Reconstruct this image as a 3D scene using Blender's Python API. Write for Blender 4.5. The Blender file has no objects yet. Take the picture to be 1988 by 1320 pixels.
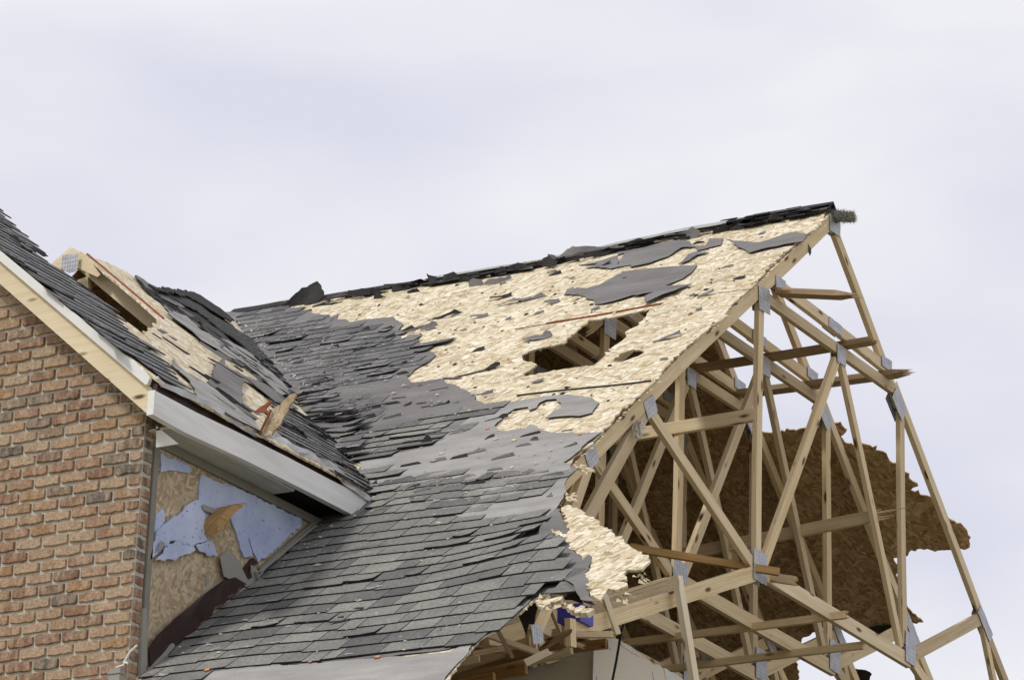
import bpy, math, random
from mathutils import Vector, Matrix, noise
from mathutils.geometry import delaunay_2d_cdt
R = math.radians
random.seed(11)
sc = bpy.context.scene

# ------------------------------------------------------------------ camera
H = 11.5                                   # ridge height above the ground
F = 6868.0                                 # focal length in photograph pixels (1988 wide)
CAM = Vector((10.1306, -21.9730, H-9.8523))
def cam_axes(y, p, r):
    y, p, r = R(y), R(p), R(r)
    f = Vector((-math.sin(y)*math.cos(p), math.cos(y)*math.cos(p), math.sin(p)))
    rt = Vector((math.cos(y), math.sin(y), 0)); up = rt.cross(f)
    return math.cos(r)*rt+math.sin(r)*up, -math.sin(r)*rt+math.cos(r)*up, f
AX, AY, AF = cam_axes(30.27, 19.94, 2.026)
cam = bpy.data.cameras.new('camera'); co = bpy.data.objects.new('camera', cam); sc.collection.objects.link(co)
co.matrix_world = Matrix(((AX.x, AY.x, -AF.x, CAM.x), (AX.y, AY.y, -AF.y, CAM.y), (AX.z, AY.z, -AF.z, CAM.z), (0, 0, 0, 1)))
cam.sensor_width = 36; cam.lens = 36*F/1988; cam.clip_end = 5000; cam.clip_start = 0.1
sc.camera = co
sc.view_settings.view_transform = 'Standard'; sc.view_settings.look = 'None'
sc.view_settings.exposure = 0.0; sc.view_settings.gamma = 1.0
sc.render.engine = 'CYCLES'
sc.cycles.max_bounces = 6

# ------------------------------------------------------------------ sky and sun
SUN_EL, SUN_AZ = 50, 208                   # elevation; compass-like angle from +Y, clockwise
sd = Vector((math.sin(R(SUN_AZ))*math.cos(R(SUN_EL)), math.cos(R(SUN_AZ))*math.cos(R(SUN_EL)), math.sin(R(SUN_EL))))
sun = bpy.data.lights.new('sun', 'SUN'); sun.energy = 2.0; sun.angle = R(7); sun.color = (1, .96, .9)
so = bpy.data.objects.new('sun', sun); sc.collection.objects.link(so)
so.rotation_euler = (-sd).to_track_quat('-Z', 'Y').to_euler()
w = bpy.data.worlds.new('World'); sc.world = w; w.use_nodes = True
nt = w.node_tree; N = nt.nodes; Lk = nt.links; N.clear()
out = N.new('ShaderNodeOutputWorld'); bg = N.new('ShaderNodeBackground'); bg.inputs[1].default_value = 0.1
sky = N.new('ShaderNodeTexSky'); sky.sky_type = 'NISHITA'; sky.sun_disc = False
sky.sun_elevation = R(SUN_EL); sky.sun_rotation = R(SUN_AZ)
tc = N.new('ShaderNodeTexCoord'); mp = N.new('ShaderNodeMapping')
mp.inputs['Rotation'].default_value = (R(10), R(38), 0); mp.inputs['Scale'].default_value = (1.2, 1, 3.0)
mp.inputs['Location'].default_value = (5.2, 1.1, 2.0)
nz = N.new('ShaderNodeTexNoise'); nz.inputs['Scale'].default_value = 4.6; nz.inputs['Detail'].default_value = 5; nz.inputs['Roughness'].default_value = .42
nz.inputs['Distortion'].default_value = .25
cr = N.new('ShaderNodeValToRGB'); cr.color_ramp.elements[0].position = .41; cr.color_ramp.elements[1].position = .60
cr.color_ramp.elements[0].color = (.755, .76, .875, 1); cr.color_ramp.elements[1].color = (.91, .912, .955, 1)
ml = N.new('ShaderNodeVectorMath'); ml.operation = 'SCALE'; ml.inputs['Scale'].default_value = 9.7
mx = N.new('ShaderNodeMix'); mx.data_type = 'RGBA'; mx.inputs[0].default_value = .97
Lk.new(tc.outputs['Generated'], mp.inputs[0]); Lk.new(mp.outputs[0], nz.inputs['Vector']); Lk.new(nz.outputs[0], cr.inputs[0])
Lk.new(cr.outputs[0], ml.inputs[0]); Lk.new(sky.outputs[0], mx.inputs[6]); Lk.new(ml.outputs[0], mx.inputs[7])
Lk.new(mx.outputs[2], bg.inputs[0]); Lk.new(bg.outputs[0], out.inputs[0])

# ------------------------------------------------------------------ materials
def mat(name, rough=.85):
    m = bpy.data.materials.new(name); m.use_nodes = True
    n = m.node_tree.nodes; b = n['Principled BSDF']; b.inputs['Roughness'].default_value = rough
    b.inputs['Specular IOR Level'].default_value = .25
    return m, n, m.node_tree.links, b
def uvmap(n, l, scale, rot=0):
    t = n.new('ShaderNodeUVMap'); m = n.new('ShaderNodeMapping'); m.inputs['Scale'].default_value = scale
    m.inputs['Rotation'].default_value = (0, 0, rot); l.new(t.outputs[0], m.inputs[0]); return m.outputs[0]
def noisen(n, l, vec, sc_, det=4, rough=.55):
    t = n.new('ShaderNodeTexNoise'); t.inputs['Scale'].default_value = sc_; t.inputs['Detail'].default_value = det
    t.inputs['Roughness'].default_value = rough; l.new(vec, t.inputs['Vector']); return t.outputs[0]
def ramp(n, l, fac, stops):
    r = n.new('ShaderNodeValToRGB'); e = r.color_ramp.elements
    while len(e) < len(stops): e.new(.5)
    for k, (p, c) in zip(e, stops): k.position = p; k.color = (*c, 1) if len(c) == 3 else c
    l.new(fac, r.inputs[0]); return r.outputs[0]
def mixc(n, l, fac, a, b, mode='MIX'):
    m = n.new('ShaderNodeMix'); m.data_type = 'RGBA'; m.blend_type = mode
    for s, v in ((0, fac), (6, a), (7, b)):
        if isinstance(v, (int, float)): m.inputs[s].default_value = v
        elif isinstance(v, tuple): m.inputs[s].default_value = (*v, 1)
        else: l.new(v, m.inputs[s])
    return m.outputs[2]
def mathn(n, l, op, a, b):
    m = n.new('ShaderNodeMath'); m.operation = op
    for s, v in ((0, a), (1, b)):
        if isinstance(v, (int, float)): m.inputs[s].default_value = v
        else: l.new(v, m.inputs[s])
    return m.outputs[0]
def bump(n, l, b, h, dist, strength=1):
    u = n.new('ShaderNodeBump'); u.inputs['Distance'].default_value = dist; u.inputs['Strength'].default_value = strength
    l.new(h, u.inputs['Height']); l.new(u.outputs[0], b.inputs['Normal'])
def voro(n, l, vec, rnd=1, feat='F1', metric='EUCLIDEAN'):
    v = n.new('ShaderNodeTexVoronoi'); v.inputs['Scale'].default_value = 1; v.feature = feat
    v.inputs['Randomness'].default_value = rnd; l.new(vec, v.inputs['Vector']); return v

def osb_mat(name, cols, spots=True, bd=.006, fs=1.2):
    """strand board: three overlaid layers of long flakes lying at different angles"""
    m, n, l, b = mat(name, .8)
    col = None; hts = None
    for k, (sx, sy, rot) in enumerate(((11, 34, .25), (10, 30, -.5), (14, 40, 1.2))):
        base = uvmap(n, l, (1, 1, 1), 0)
        wob = n.new('ShaderNodeTexNoise'); wob.inputs['Scale'].default_value = 9+k; l.new(base, wob.inputs['Vector'])
        ad = n.new('ShaderNodeVectorMath'); ad.operation = 'MULTIPLY_ADD'; ad.inputs[1].default_value = (.018, .018, 0)
        l.new(wob.outputs['Color'], ad.inputs[0]); l.new(base, ad.inputs[2])
        mp_ = n.new('ShaderNodeMapping'); mp_.vector_type = 'TEXTURE'; mp_.inputs['Rotation'].default_value = (0, 0, rot)
        mp_.inputs['Scale'].default_value = (1/sx/fs, 1/sy/fs, 1); l.new(ad.outputs[0], mp_.inputs[0])
        v = voro(n, l, mp_.outputs[0]); sp = n.new('ShaderNodeSeparateColor'); l.new(v.outputs['Color'], sp.inputs[0])
        c = ramp(n, l, sp.outputs[0], [(0, cols[0]), (.3, cols[1]), (.65, cols[2]), (1, cols[3])])
        if col is None: col, hts = c, sp.outputs[1]
        else:
            f = mathn(n, l, 'GREATER_THAN', sp.outputs[2], .62); col = mixc(n, l, f, col, c)
            hts = mathn(n, l, 'ADD', hts, mathn(n, l, 'MULTIPLY', f, sp.outputs[1]))
    big = noisen(n, l, uvmap(n, l, (1, 1, 1)), 1.4, 3)
    col = mixc(n, l, 1.0, col, ramp(n, l, big, [(.3, (.82, .80, .76)), (.7, (1, 1, 1))]), 'MULTIPLY')
    if spots:
        s = noisen(n, l, uvmap(n, l, (9, 26, 1), .3), 2.2, 3, .6)
        col = mixc(n, l, ramp(n, l, s, [(.66, (0, 0, 0)), (.73, (1, 1, 1))]), col, (.16, .12, .08))
    l.new(col, b.inputs['Base Color']); bump(n, l, b, hts, bd, .9)
    return m
M = {}
M['osb'] = osb_mat('strand_board', [(.40, .30, .17), (.64, .54, .36), (.75, .66, .47), (.92, .87, .73)])
M['osb_aged_shaded'] = osb_mat('strand_board_shaded_side', [(.30, .185, .085), (.42, .275, .14), (.51, .355, .19), (.66, .50, .30)], False, .004, 1.35)  # brown inner face of the boards; attic shade is put into its colour too
M['osb_wall'] = osb_mat('strand_board_wall', [(.38, .29, .17), (.48, .375, .235), (.56, .45, .30), (.70, .59, .43)], False, .002, 1.5)

def wood_mat(name, c0, c1, c2, knots=True, grain=1.0):
    m, n, l, b = mat(name, .7)
    oi = n.new('ShaderNodeObjectInfo')
    t = n.new('ShaderNodeUVMap'); cb = n.new('ShaderNodeCombineXYZ'); l.new(mathn(n, l, 'MULTIPLY', oi.outputs['Random'], 37.0), cb.inputs[0])
    l.new(mathn(n, l, 'MULTIPLY', oi.outputs['Random'], 5.3), cb.inputs[1])
    ad = n.new('ShaderNodeVectorMath'); ad.operation = 'ADD'; l.new(t.outputs[0], ad.inputs[0]); l.new(cb.outputs[0], ad.inputs[1])
    def mapd(s):
        q = n.new('ShaderNodeMapping'); q.inputs['Scale'].default_value = s; l.new(ad.outputs[0], q.inputs[0]); return q.outputs[0]
    g = noisen(n, l, mapd((1.6, 34, 1)), 1.0, 5, .6)
    col = ramp(n, l, g, [(.28, c0), (.5, c1), (.72, c2)])
    wv = n.new('ShaderNodeTexWave'); wv.wave_type = 'RINGS'; wv.inputs['Scale'].default_value = 2.4; wv.inputs['Distortion'].default_value = 7
    wv.inputs['Detail'].default_value = 2.5; l.new(mapd((1.2, 9, 1)), wv.inputs['Vector'])
    col = mixc(n, l, ramp(n, l, wv.outputs[0], [(.72, (0, 0, 0)), (.95, (.5*grain, .5*grain, .5*grain))]), col, tuple(x*.72 for x in c0))
    big = noisen(n, l, mapd((.9, 3, 1)), 1.6, 3)
    col = mixc(n, l, 1.0, col, ramp(n, l, big, [(.3, (.88, .86, .82)), (.7, (1, 1, 1))]), 'MULTIPLY')
    if knots:
        v = voro(n, l, mapd((3.3, 10, 1)))
        col = mixc(n, l, ramp(n, l, v.outputs['Distance'], [(.09, (1, 1, 1)), (.20, (0, 0, 0))]), col, (.13, .06, .025))
    tint = ramp(n, l, oi.outputs['Random'], [(0, (.72, .69, .64)), (.3, (.93, .90, .85)), (.6, (1.0, .95, .84)), (1, (1, 1, 1))])
    col = mixc(n, l, 1.0, col, tint, 'MULTIPLY')
    l.new(col, b.inputs['Base Color']); bump(n, l, b, g, .0015, .5)
    return m
M['lumber'] = wood_mat('framing_lumber', (.68, .53, .33), (.82, .68, .45), (.88, .78, .57))
M['pine'] = wood_mat('pale_pine_board', (.78, .66, .45), (.86, .76, .56), (.90, .82, .64), True, .35)
M['old_wood'] = wood_mat('weathered_brace', (.25, .17, .10), (.40, .29, .18), (.52, .40, .26))
M['tan_wood'] = wood_mat('sawn_tan_board', (.34, .20, .08), (.50, .32, .14), (.60, .42, .21))

def flat(name, col, rough=.7, var=.15, scale=6, metal=0, bmp=.0, stretch=(1, 1, 1)):
    m, n, l, b = mat(name, rough)
    vec = uvmap(n, l, stretch)
    g = noisen(n, l, vec, scale, 5, .6)
    c = mixc(n, l, 1.0, tuple(col), ramp(n, l, g, [(.25, (1-var,)*3), (.7, (1, 1, 1))]), 'MULTIPLY')
    l.new(c, b.inputs['Base Color']); b.inputs['Metallic'].default_value = metal
    if bmp: bump(n, l, b, g, bmp, .8)
    return m
def felt_mat(name, c0, c1):
    m, n, l, b = mat(name, .9)
    g = noisen(n, l, uvmap(n, l, (1, 3, 1)), 1.7, 4, .6); f = noisen(n, l, uvmap(n, l, (1, 1, 1)), 140, 2)
    c = ramp(n, l, g, [(.3, c0), (.7, c1)])
    c = mixc(n, l, 1.0, c, ramp(n, l, f, [(.3, (.78, .78, .78)), (.7, (1.1, 1.1, 1.1))]), 'MULTIPLY')
    s = noisen(n, l, uvmap(n, l, (1, 2.2, 1)), 9, 3, .6)
    c = mixc(n, l, ramp(n, l, s, [(.72, (0, 0, 0)), (.76, (.8, .8, .8))]), c, (.05, .045, .045))
    l.new(c, b.inputs['Base Color']); bump(n, l, b, g, .02, .4)
    return m
M['felt'] = felt_mat('roofing_felt', (.15, .142, .140), (.235, .222, .212))
M['felt_light'] = felt_mat('dusty_roofing_felt', (.25, .24, .225), (.40, .385, .36))
M['felt_dark'] = flat('black_felt_underside', (.040, .039, .036), .85, .45, 9)
def shingle_mat(name, lo, hi, green=1.0):
    m, n, l, b = mat(name, .95)
    at = n.new('ShaderNodeAttribute'); at.attribute_name = 'tone'
    gr = noisen(n, l, uvmap(n, l, (1, 1, 1)), 190, 2, .7)
    pat = noisen(n, l, uvmap(n, l, (1, 1, 1)), 3.0, 4, .6); mot = noisen(n, l, uvmap(n, l, (1, 1.6, 1)), 38, 4, .7)
    c = ramp(n, l, at.outputs['Fac'], [(0, lo), (.35, tuple(a*.55+b_*.45 for a, b_ in zip(lo, hi))), (.7, tuple(a*.25+b_*.75 for a, b_ in zip(lo, hi))), (1, hi)])
    c = mixc(n, l, 1.0, c, ramp(n, l, gr, [(.25, (.55, .55, .55)), (.75, (1.35, 1.35, 1.35))]), 'MULTIPLY')
    c = mixc(n, l, 1.0, c, ramp(n, l, pat, [(.3, (.72, .72, .74)), (.7, (1.08, 1.08, 1.05))]), 'MULTIPLY')
    c = mixc(n, l, 1.0, c, ramp(n, l, mot, [(.33, (.62, .62, .63)), (.5, (1, 1, 1)), (.68, (1.28, 1.27, 1.24))]), 'MULTIPLY')
    l.new(c, b.inputs['Base Color']); bump(n, l, b, gr, .003, .6)
    return m
M['shingle'] = shingle_mat('asphalt_shingle', (.115, .111, .112), (.30, .296, .262))
M['shingle_worn'] = shingle_mat('worn_dark_shingle', (.105, .103, .108), (.235, .232, .225))
M['edge'] = flat('asphalt_edge', (.035, .034, .035), .9, .3, 30)
M['edge_grey'] = flat('worn_asphalt_edge', (.11, .108, .112), .9, .75, 22, 0, 0, (3, 1, 1))
M['scuff'] = flat('exposed_glass_fibre', (.52, .52, .53), .8, .4, 40)
M['brownfl'] = flat('brown_flashing', (.050, .030, .024), .5, .35, 8)
M['steel'] = None
def plate_mat():
    m, n, l, b = mat('galvanised_plate', .42); b.inputs['Metallic'].default_value = .35
    v = n.new('ShaderNodeTexWave'); v.wave_type = 'BANDS'; v.bands_direction = 'X'; v.inputs['Scale'].default_value = 14; v.inputs['Distortion'].default_value = .6
    v.inputs['Detail Scale'].default_value = 3
    l.new(uvmap(n, l, (1, 1, 1)), v.inputs['Vector'])
    v2 = n.new('ShaderNodeTexWave'); v2.bands_direction = 'Y'; v2.inputs['Scale'].default_value = 10; l.new(uvmap(n, l, (1, 1, 1)), v2.inputs['Vector'])
    h = mathn(n, l, 'MULTIPLY_ADD', v.outputs[0], .8); l.new(mathn(n, l, 'MULTIPLY', v2.outputs[0], .3), h.node.inputs[2])
    c = ramp(n, l, h, [(.1, (.40, .41, .43)), (.8, (.60, .61, .63))])
    g = noisen(n, l, uvmap(n, l, (1, 1, 1)), 11, 4); c = mixc(n, l, 1.0, c, ramp(n, l, g, [(.3, (.7, .7, .72)), (.7, (1, 1, 1))]), 'MULTIPLY')
    l.new(c, b.inputs['Base Color']); bump(n, l, b, h, .003, .7); return m
M['steel'] = plate_mat()
M['alu'] = flat('grey_coated_aluminium', (.90, .895, .865), .45, .24, 3.2, 0, .002, (.5, 5, 1))
M['alu_bent'] = flat('bent_aluminium_edging', (.60, .61, .62), .38, .22, 5, .35, .004)
M['white'] = flat('white_painted_trim', (.80, .80, .75), .5, .06, 6)
M['cream'] = flat('cream_soffit', (.56, .55, .46), .7, .30, 5, 0, 0, (4, 1, 1))
M['taupe'] = flat('taupe_trim', (.26, .25, .205), .55, .2, 6)
M['siding'] = flat('taupe_siding_scrap', (.33, .325, .285), .55, .12, 6)
M['drywall'] = flat('painted_plasterboard', (.72, .665, .55), .9, .12, 3)
M['gypsum'] = flat('torn_gypsum', (.72, .70, .65), .95, .2, 20)
M['red'] = flat('red_sealed_board_edge', (.31, .10, .045), .7, .35, 20)
M['bluebox'] = flat('blue_plastic', (.09, .08, .42), .4, .1, 5)
M['blanket'] = flat('weathered_blanket', (.10, .10, .095), .95, .75, 26, 0, .01, (1, 2.5, 1))
M['black'] = flat('black_rubber', (.015, .015, .016), .5, .2, 5)
M['fibre'] = flat('grey_vent_fibre', (.30, .30, .25), .95, .5, 60)
M['vent'] = flat('weathered_ridge_vent', (.40, .41, .38), .85, .25, 14)
M['mortar'] = flat('mortar', (.55, .52, .43), .95, .25, 40, 0, .004)
M['rag'] = flat('grey_rag', (.66, .62, .54), .95, .2, 30)
M['sliver'] = flat('raw_split_wood', (.74, .62, .42), .8, .2, 25)
M['brickbit'] = flat('orange_brick_chip', (.62, .27, .14), .9, .2, 30)
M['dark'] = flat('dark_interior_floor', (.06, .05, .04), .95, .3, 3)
def foam_mat():
    m, n, l, b = mat('blue_foam_board', .6)
    g = noisen(n, l, uvmap(n, l, (1, 1, 1)), 3.0, 4); s = noisen(n, l, uvmap(n, l, (1, 1.6, 1)), 26, 3, .65)
    c = ramp(n, l, g, [(.3, (.38, .45, .66)), (.7, (.60, .67, .84))])
    c = mixc(n, l, ramp(n, l, s, [(.62, (0, 0, 0)), (.68, (1, 1, 1))]), c, (.14, .16, .22))
    l.new(c, b.inputs['Base Color']); return m
M['foam'] = foam_mat()
def brick_mat():
    m, n, l, b = mat('tan_red_brick', .92)
    at = n.new('ShaderNodeAttribute'); at.attribute_name = 'tone'
    c = ramp(n, l, at.outputs['Fac'], [(0, (.11, .10, .09)), (.10, (.20, .165, .125)), (.13, (.22, .125, .08)), (.35, (.32, .195, .125)), (.6, (.40, .28, .18)), (.8, (.43, .335, .225)), (.92, (.35, .215, .11)), (1, (.24, .205, .15))])
    p = noisen(n, l, uvmap(n, l, (14, 5, 1)), 1.4, 4, .6)
    c = mixc(n, l, ramp(n, l, p, [(.42, (0, 0, 0)), (.62, (.62, .62, .62))]), c, (.53, .40, .275))
    g = noisen(n, l, uvmap(n, l, (1, 1, 1)), 55, 4, .65)
    c = mixc(n, l, 1.0, c, ramp(n, l, g, [(.3, (.62, .58, .55)), (.6, (1.08, 1.06, 1.05))]), 'MULTIPLY')
    l.new(c, b.inputs['Base Color']); bump(n, l, b, g, .008, .8); return m
M['brick'] = brick_mat()
def grass_mat():
    m, n, l, b = mat('grass_ground', .95)
    t = n.new('ShaderNodeTexCoord'); g = noisen(n, l, t.outputs['Object'], .3, 8, .7)
    l.new(ramp(n, l, g, [(.3, (.20, .19, .12)), (.7, (.30, .27, .20))]), b.inputs['Base Color']); return m
M['grass'] = grass_mat()
M['eave_shade'] = flat('eave_shade_black', (.02, .018, .016), .95, .3, 5)  # near-black colour standing in for the shade under the eave

# ------------------------------------------------------------------ planes of the house
S = .79; LS = math.sqrt(1+S*S)
class Frame:
    """a flat plane of the building: origin, along, up; (u, v) metres on it and n metres off it"""
    clamp = None                                # (lowest u, lowest v) of a plane that ends at an edge
    def __init__(s, O, e1, e2):
        s.O = Vector(O)+Vector((0, 0, H)); s.e1 = Vector(e1).normalized(); s.e2 = Vector(e2).normalized(); s.n = s.e1.cross(s.e2)
    def off(s, d):
        f = Frame((0, 0, 0), s.e1, s.e2); f.O = s.O+s.n*d; f.clamp = s.clamp; return f
    def P(s, u, v, n=0): return s.O+s.e1*u+s.e2*v+s.n*n
    def px(s, x, y):
        r = AX*((x-994)/F)-AY*((y-660)/F)+AF
        t = (s.O-CAM).dot(s.n)/r.dot(s.n); q = CAM+r*t-s.O
        u, v = q.dot(s.e1), q.dot(s.e2)
        if s.clamp: u, v = max(u, s.clamp[0]), max(v, s.clamp[1])
        return (u, v)
    def pts(s, L): return [s.px(*p) if len(p) == 2 else (p[1], p[2]) for p in L]
WK = -5.336
MS = Frame((0, 0, 0), (1, 0, 0), (0, 1, S))            # main roof, near slope
BS = Frame((0, 0, 0), (-1, 0, 0), (0, -1, S))          # main roof, far slope
WS = Frame((WK, 0, 0), (0, 1, 0), (-1, 0, S))          # wing roof, slope facing right
WS.clamp = (-6.50, -5.285)
def TP(x): return Frame((x, 0, 0), (0, 1, 0), (0, 0, 1))   # truss planes / walls facing +X
def YP(y): return Frame((0, y, 0), (1, 0, 0), (0, 0, 1))   # walls facing -Y
XW, YB, YR, XF = -1.42, -6.35, -6.50, -1.20

# ------------------------------------------------------------------ mesh helpers
class MB:
    def __init__(s): s.v = []; s.f = []; s.uv = []; s.m = []; s.t = []
    def add(s, verts, faces, uvs, m=0, t=.5):
        k = len(s.v); s.v += [tuple(q) for q in verts]
        for f, u in zip(faces, uvs): s.f.append([k+i for i in f]); s.uv.append(u); s.m.append(m); s.t.append(t)
    def build(s, name, mats, parent=None, smooth=False):
        me = bpy.data.meshes.new(name); me.from_pydata(s.v, [], s.f); me.update()
        ul = me.uv_layers.new(name='UVMap'); k = 0
        for u in s.uv:
            for q in u: ul.data[k].uv = q; k += 1
        at = me.attributes.new('tone', 'FLOAT', 'FACE'); at.data.foreach_set('value', s.t)
        for m in (mats if isinstance(mats, (list, tuple)) else [mats]): me.materials.append(M[m])
        me.polygons.foreach_set('material_index', s.m)
        if smooth: me.polygons.foreach_set('use_smooth', [True]*len(me.polygons))
        o = bpy.data.objects.new(name, me); sc.collection.objects.link(o)
        if parent is not None: o.parent = parent; o.matrix_parent_inverse = parent.matrix_world.inverted() if parent.type != 'EMPTY' else Matrix.Translation(-parent.location)
        return o
def inside(p, poly):
    x, y = p; c = False; j = len(poly)-1
    for i in range(len(poly)):
        xi, yi = poly[i]; xj, yj = poly[j]
        if (yi > y) != (yj > y) and x < (xj-xi)*(y-yi)/(yj-yi)+xi: c = not c
        j = i
    return c
def jag(poly, amp, seg, seed=0, skip=()):
    """break straight polygon edges into splintered ones"""
    rn = random.Random(seed); o = []
    for i, a in enumerate(poly):
        b = poly[(i+1) % len(poly)]; a = Vector(a); b = Vector(b); d = b-a; L = d.length; o.append(tuple(a))
        if i in skip or L < seg*1.3: continue
        k = int(L/seg); nn = Vector((-d.y, d.x))/L
        for j in range(1, k):
            o.append(tuple(a+d*(j+rn.uniform(-.3, .3))/k+nn*rn.gauss(0, amp)))
    return o
def region(outer, holes=(), step=.25, seed=1):
    rn = random.Random(seed)
    vs = []; ed = []
    for lp in [outer]+list(holes):
        k = len(vs); vs += [Vector(p) for p in lp]; ed += [(k+i, k+(i+1) % len(lp)) for i in range(len(lp))]
    xs = [p[0] for p in outer]; ys = [p[1] for p in outer]
    x = min(xs)
    while x < max(xs):
        y = min(ys)
        while y < max(ys):
            q = (x+rn.uniform(-.3, .3)*step, y+rn.uniform(-.3, .3)*step)
            if inside(q, outer) and not any(inside(q, h) for h in holes): vs.append(Vector(q))
            y += step
        x += step
    r = delaunay_2d_cdt(vs, ed, [], 0, 1e-5); V = [tuple(p) for p in r[0]]; T = []
    for t in r[2]:
        c = (sum(V[i][0] for i in t)/3, sum(V[i][1] for i in t)/3)
        if inside(c, outer) and not any(inside(c, h) for h in holes):
            a, b, d = [V[i] for i in t]
            if (b[0]-a[0])*(d[1]-a[1])-(b[1]-a[1])*(d[0]-a[0]) < 0: t = t[::-1]
            T.append(tuple(t))
    return V, T
def sheet(mb, fr, outer, holes=(), n0=-.01, n1=0, step=.25, fn=None, m=0, me=None, t=.5, seed=1, raw=False, mu=None):
    """a board or membrane of real thickness lying on a plane; fn(u, v) lifts it off the plane"""
    if not raw: outer = fr.pts(outer); holes = [fr.pts(h) for h in holes]
    V, T = region(outer, holes, step, seed)
    fn = fn or (lambda u, v: 0)
    top = [fr.P(u, v, n1+fn(u, v)) for u, v in V]; bot = [fr.P(u, v, n0+fn(u, v)) for u, v in V]
    mb.add(top+bot, [tuple(q) for q in T], [[V[i] for i in q] for q in T], m, t)
    base = len(mb.v)-2*len(V); nv = len(V)
    cnt = {}
    for q in T:
        for i in range(3):
            a, b = q[i], q[(i+1) % 3]; cnt[(a, b)] = 1
    def put(face, uv, mi): mb.f.append([base+i for i in face]); mb.uv.append(uv); mb.m.append(mi); mb.t.append(t)
    for q in T: put((q[2]+nv, q[1]+nv, q[0]+nv), [V[q[2]], V[q[1]], V[q[0]]], m if mu is None else mu)
    for (a, b) in cnt:
        if (b, a) not in cnt:
            th = n1-n0
            put((b, a, a+nv, b+nv), [V[b], V[a], (V[a][0], V[a][1]+th), (V[b][0], V[b][1]+th)], m if me is None else me)
def plate(name, fr, outer, mats, parent, n0=-.01, n1=0, jg=None, holes=(), step=.3, fn=None, smooth=False, seed=1, me=None):
    o = fr.pts(outer); h = [fr.pts(q) for q in holes]
    if jg and name == 'roof_felt': o = jag(o, jg[0]*2.2, jg[1]*2.4, seed+3)
    if jg: o = jag(o, jg[0], jg[1], seed); h = [jag(q, jg[0], jg[1], seed+5) for q in h]
    mb = MB(); sheet(mb, fr, o, h, n0, n1, step, fn, 0, me, raw=True, seed=seed)
    return mb.build(name, mats, parent, smooth)
def beam(mb, A, B, wdir, W, T, m=0, taper=0, seed=None):
    """timber from A to B: W across along wdir, T the other way; split=splintered far end"""
    A = Vector(A); B = Vector(B); d = (B-A); L = d.length; d /= L
    wv = (wdir-d*wdir.dot(d)).normalized(); tv = d.cross(wv)
    rn = random.Random(seed if seed is not None else int(abs(A.x*91+A.y*57+B.z*13)*100))
    ns = max(1, int(L/.5)); bw = rn.uniform(-.005, .005); bt = rn.uniform(-.005, .005)
    rings = []
    for k in range(ns+1):
        f = k/ns; c = A+d*L*f+wv*bw*math.sin(math.pi*f)+tv*bt*math.sin(math.pi*f)
        rings.append([c+wv*a*W/2+tv*b*T/2 for a, b in ((-1, -1), (1, -1), (1, 1), (-1, 1))])
    for k in range(ns):
        u0, u1 = L*k/ns, L*(k+1)/ns; r0, r1 = rings[k], rings[k+1]; y0 = 0
        for i in range(4):
            j = (i+1) % 4; wd = W if i in (0, 2) else T
            mb.add([r0[i], r0[j], r1[j], r1[i]], [(3, 2, 1, 0)], [[(u1, y0), (u1, y0+wd), (u0, y0+wd), (u0, y0)]], m); y0 += wd+.03
    mb.add(rings[0], [(0, 1, 2, 3)], [[(0, 0), (W, 0), (W, T), (0, T)]], m)
    if not taper: mb.add(rings[-1], [(3, 2, 1, 0)], [[(0, 0), (W, 0), (W, T), (0, T)]], m)
    else:                                        # broken end: a fan of splinters of unequal length
        k = 5
        for i in range(k):
            a0, a1 = -W/2+W*i/k, -W/2+W*(i+1)/k; ln = taper*rn.uniform(.25, 1)
            p = [B+wv*a0-tv*T/2, B+wv*a1-tv*T/2, B+wv*a1+tv*T/2, B+wv*a0+tv*T/2]
            tip = B+d*ln+wv*(a0+a1)/2*1.1+tv*rn.uniform(-.3, .3)*T
            mb.add(p+[tip], [(0, 1, 4), (1, 2, 4), (2, 3, 4), (3, 0, 4), (0, 3, 2, 1)], [[(0, 0), (W/k, 0), (0, ln)]]*4+[[(0, 0), (W, 0), (W, T), (0, T)]], m)
def pbeam(name, fr, p, q, parent, W=.089, T=.038, m='lumber', d=0, d2=None, taper=0):
    """timber traced on plane fr between photograph points p and q; its face is d in front of the plane"""
    a = fr.px(*p); b = fr.px(*q); mb = MB(); d2 = d if d2 is None else d2
    A = fr.P(a[0], a[1], d-T/2); B = fr.P(b[0], b[1], d2-T/2); D = (B-A).normalized()
    beam(mb, A, B, fr.n.cross(D), W, T, 0, taper); return mb.build(name, m, parent)
def box(mb, fr, u0, v0, n0, u1, v1, n1, m=0):
    P = [fr.P(u, v, n) for n in (n0, n1) for u, v in ((u0, v0), (u1, v0), (u1, v1), (u0, v1))]
    fs = [(3, 2, 1, 0), (4, 5, 6, 7), (0, 1, 5, 4), (1, 2, 6, 5), (2, 3, 7, 6), (3, 0, 4, 7)]
    a, b, c = abs(u1-u0), abs(v1-v0), abs(n1-n0)
    us = [[(u0, v1), (u1, v1), (u1, v0), (u0, v0)], [(u0, v0), (u1, v0), (u1, v1), (u0, v1)], [(u0, 0), (u1, 0), (u1, c), (u0, c)], [(v0, 0), (v1, 0), (v1, c), (v0, c)], [(u1, 0), (u0, 0), (u0, c), (u1, c)], [(v1, 0), (v0, 0), (v0, c), (v1, c)]]
    mb.add(P, fs, us, m)
def empty(name, loc):
    o = bpy.data.objects.new(name, None); o.location = loc; sc.collection.objects.link(o); return o
def tag(o, label=None, cat=None, group=None, kind=None):
    for k, v in (('label', label), ('category', cat), ('group', group), ('kind', kind)):
        if v: o[k] = v
    return o
def nz3(x, y, z=0): return noise.noise(Vector((x, y, z)))

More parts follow.
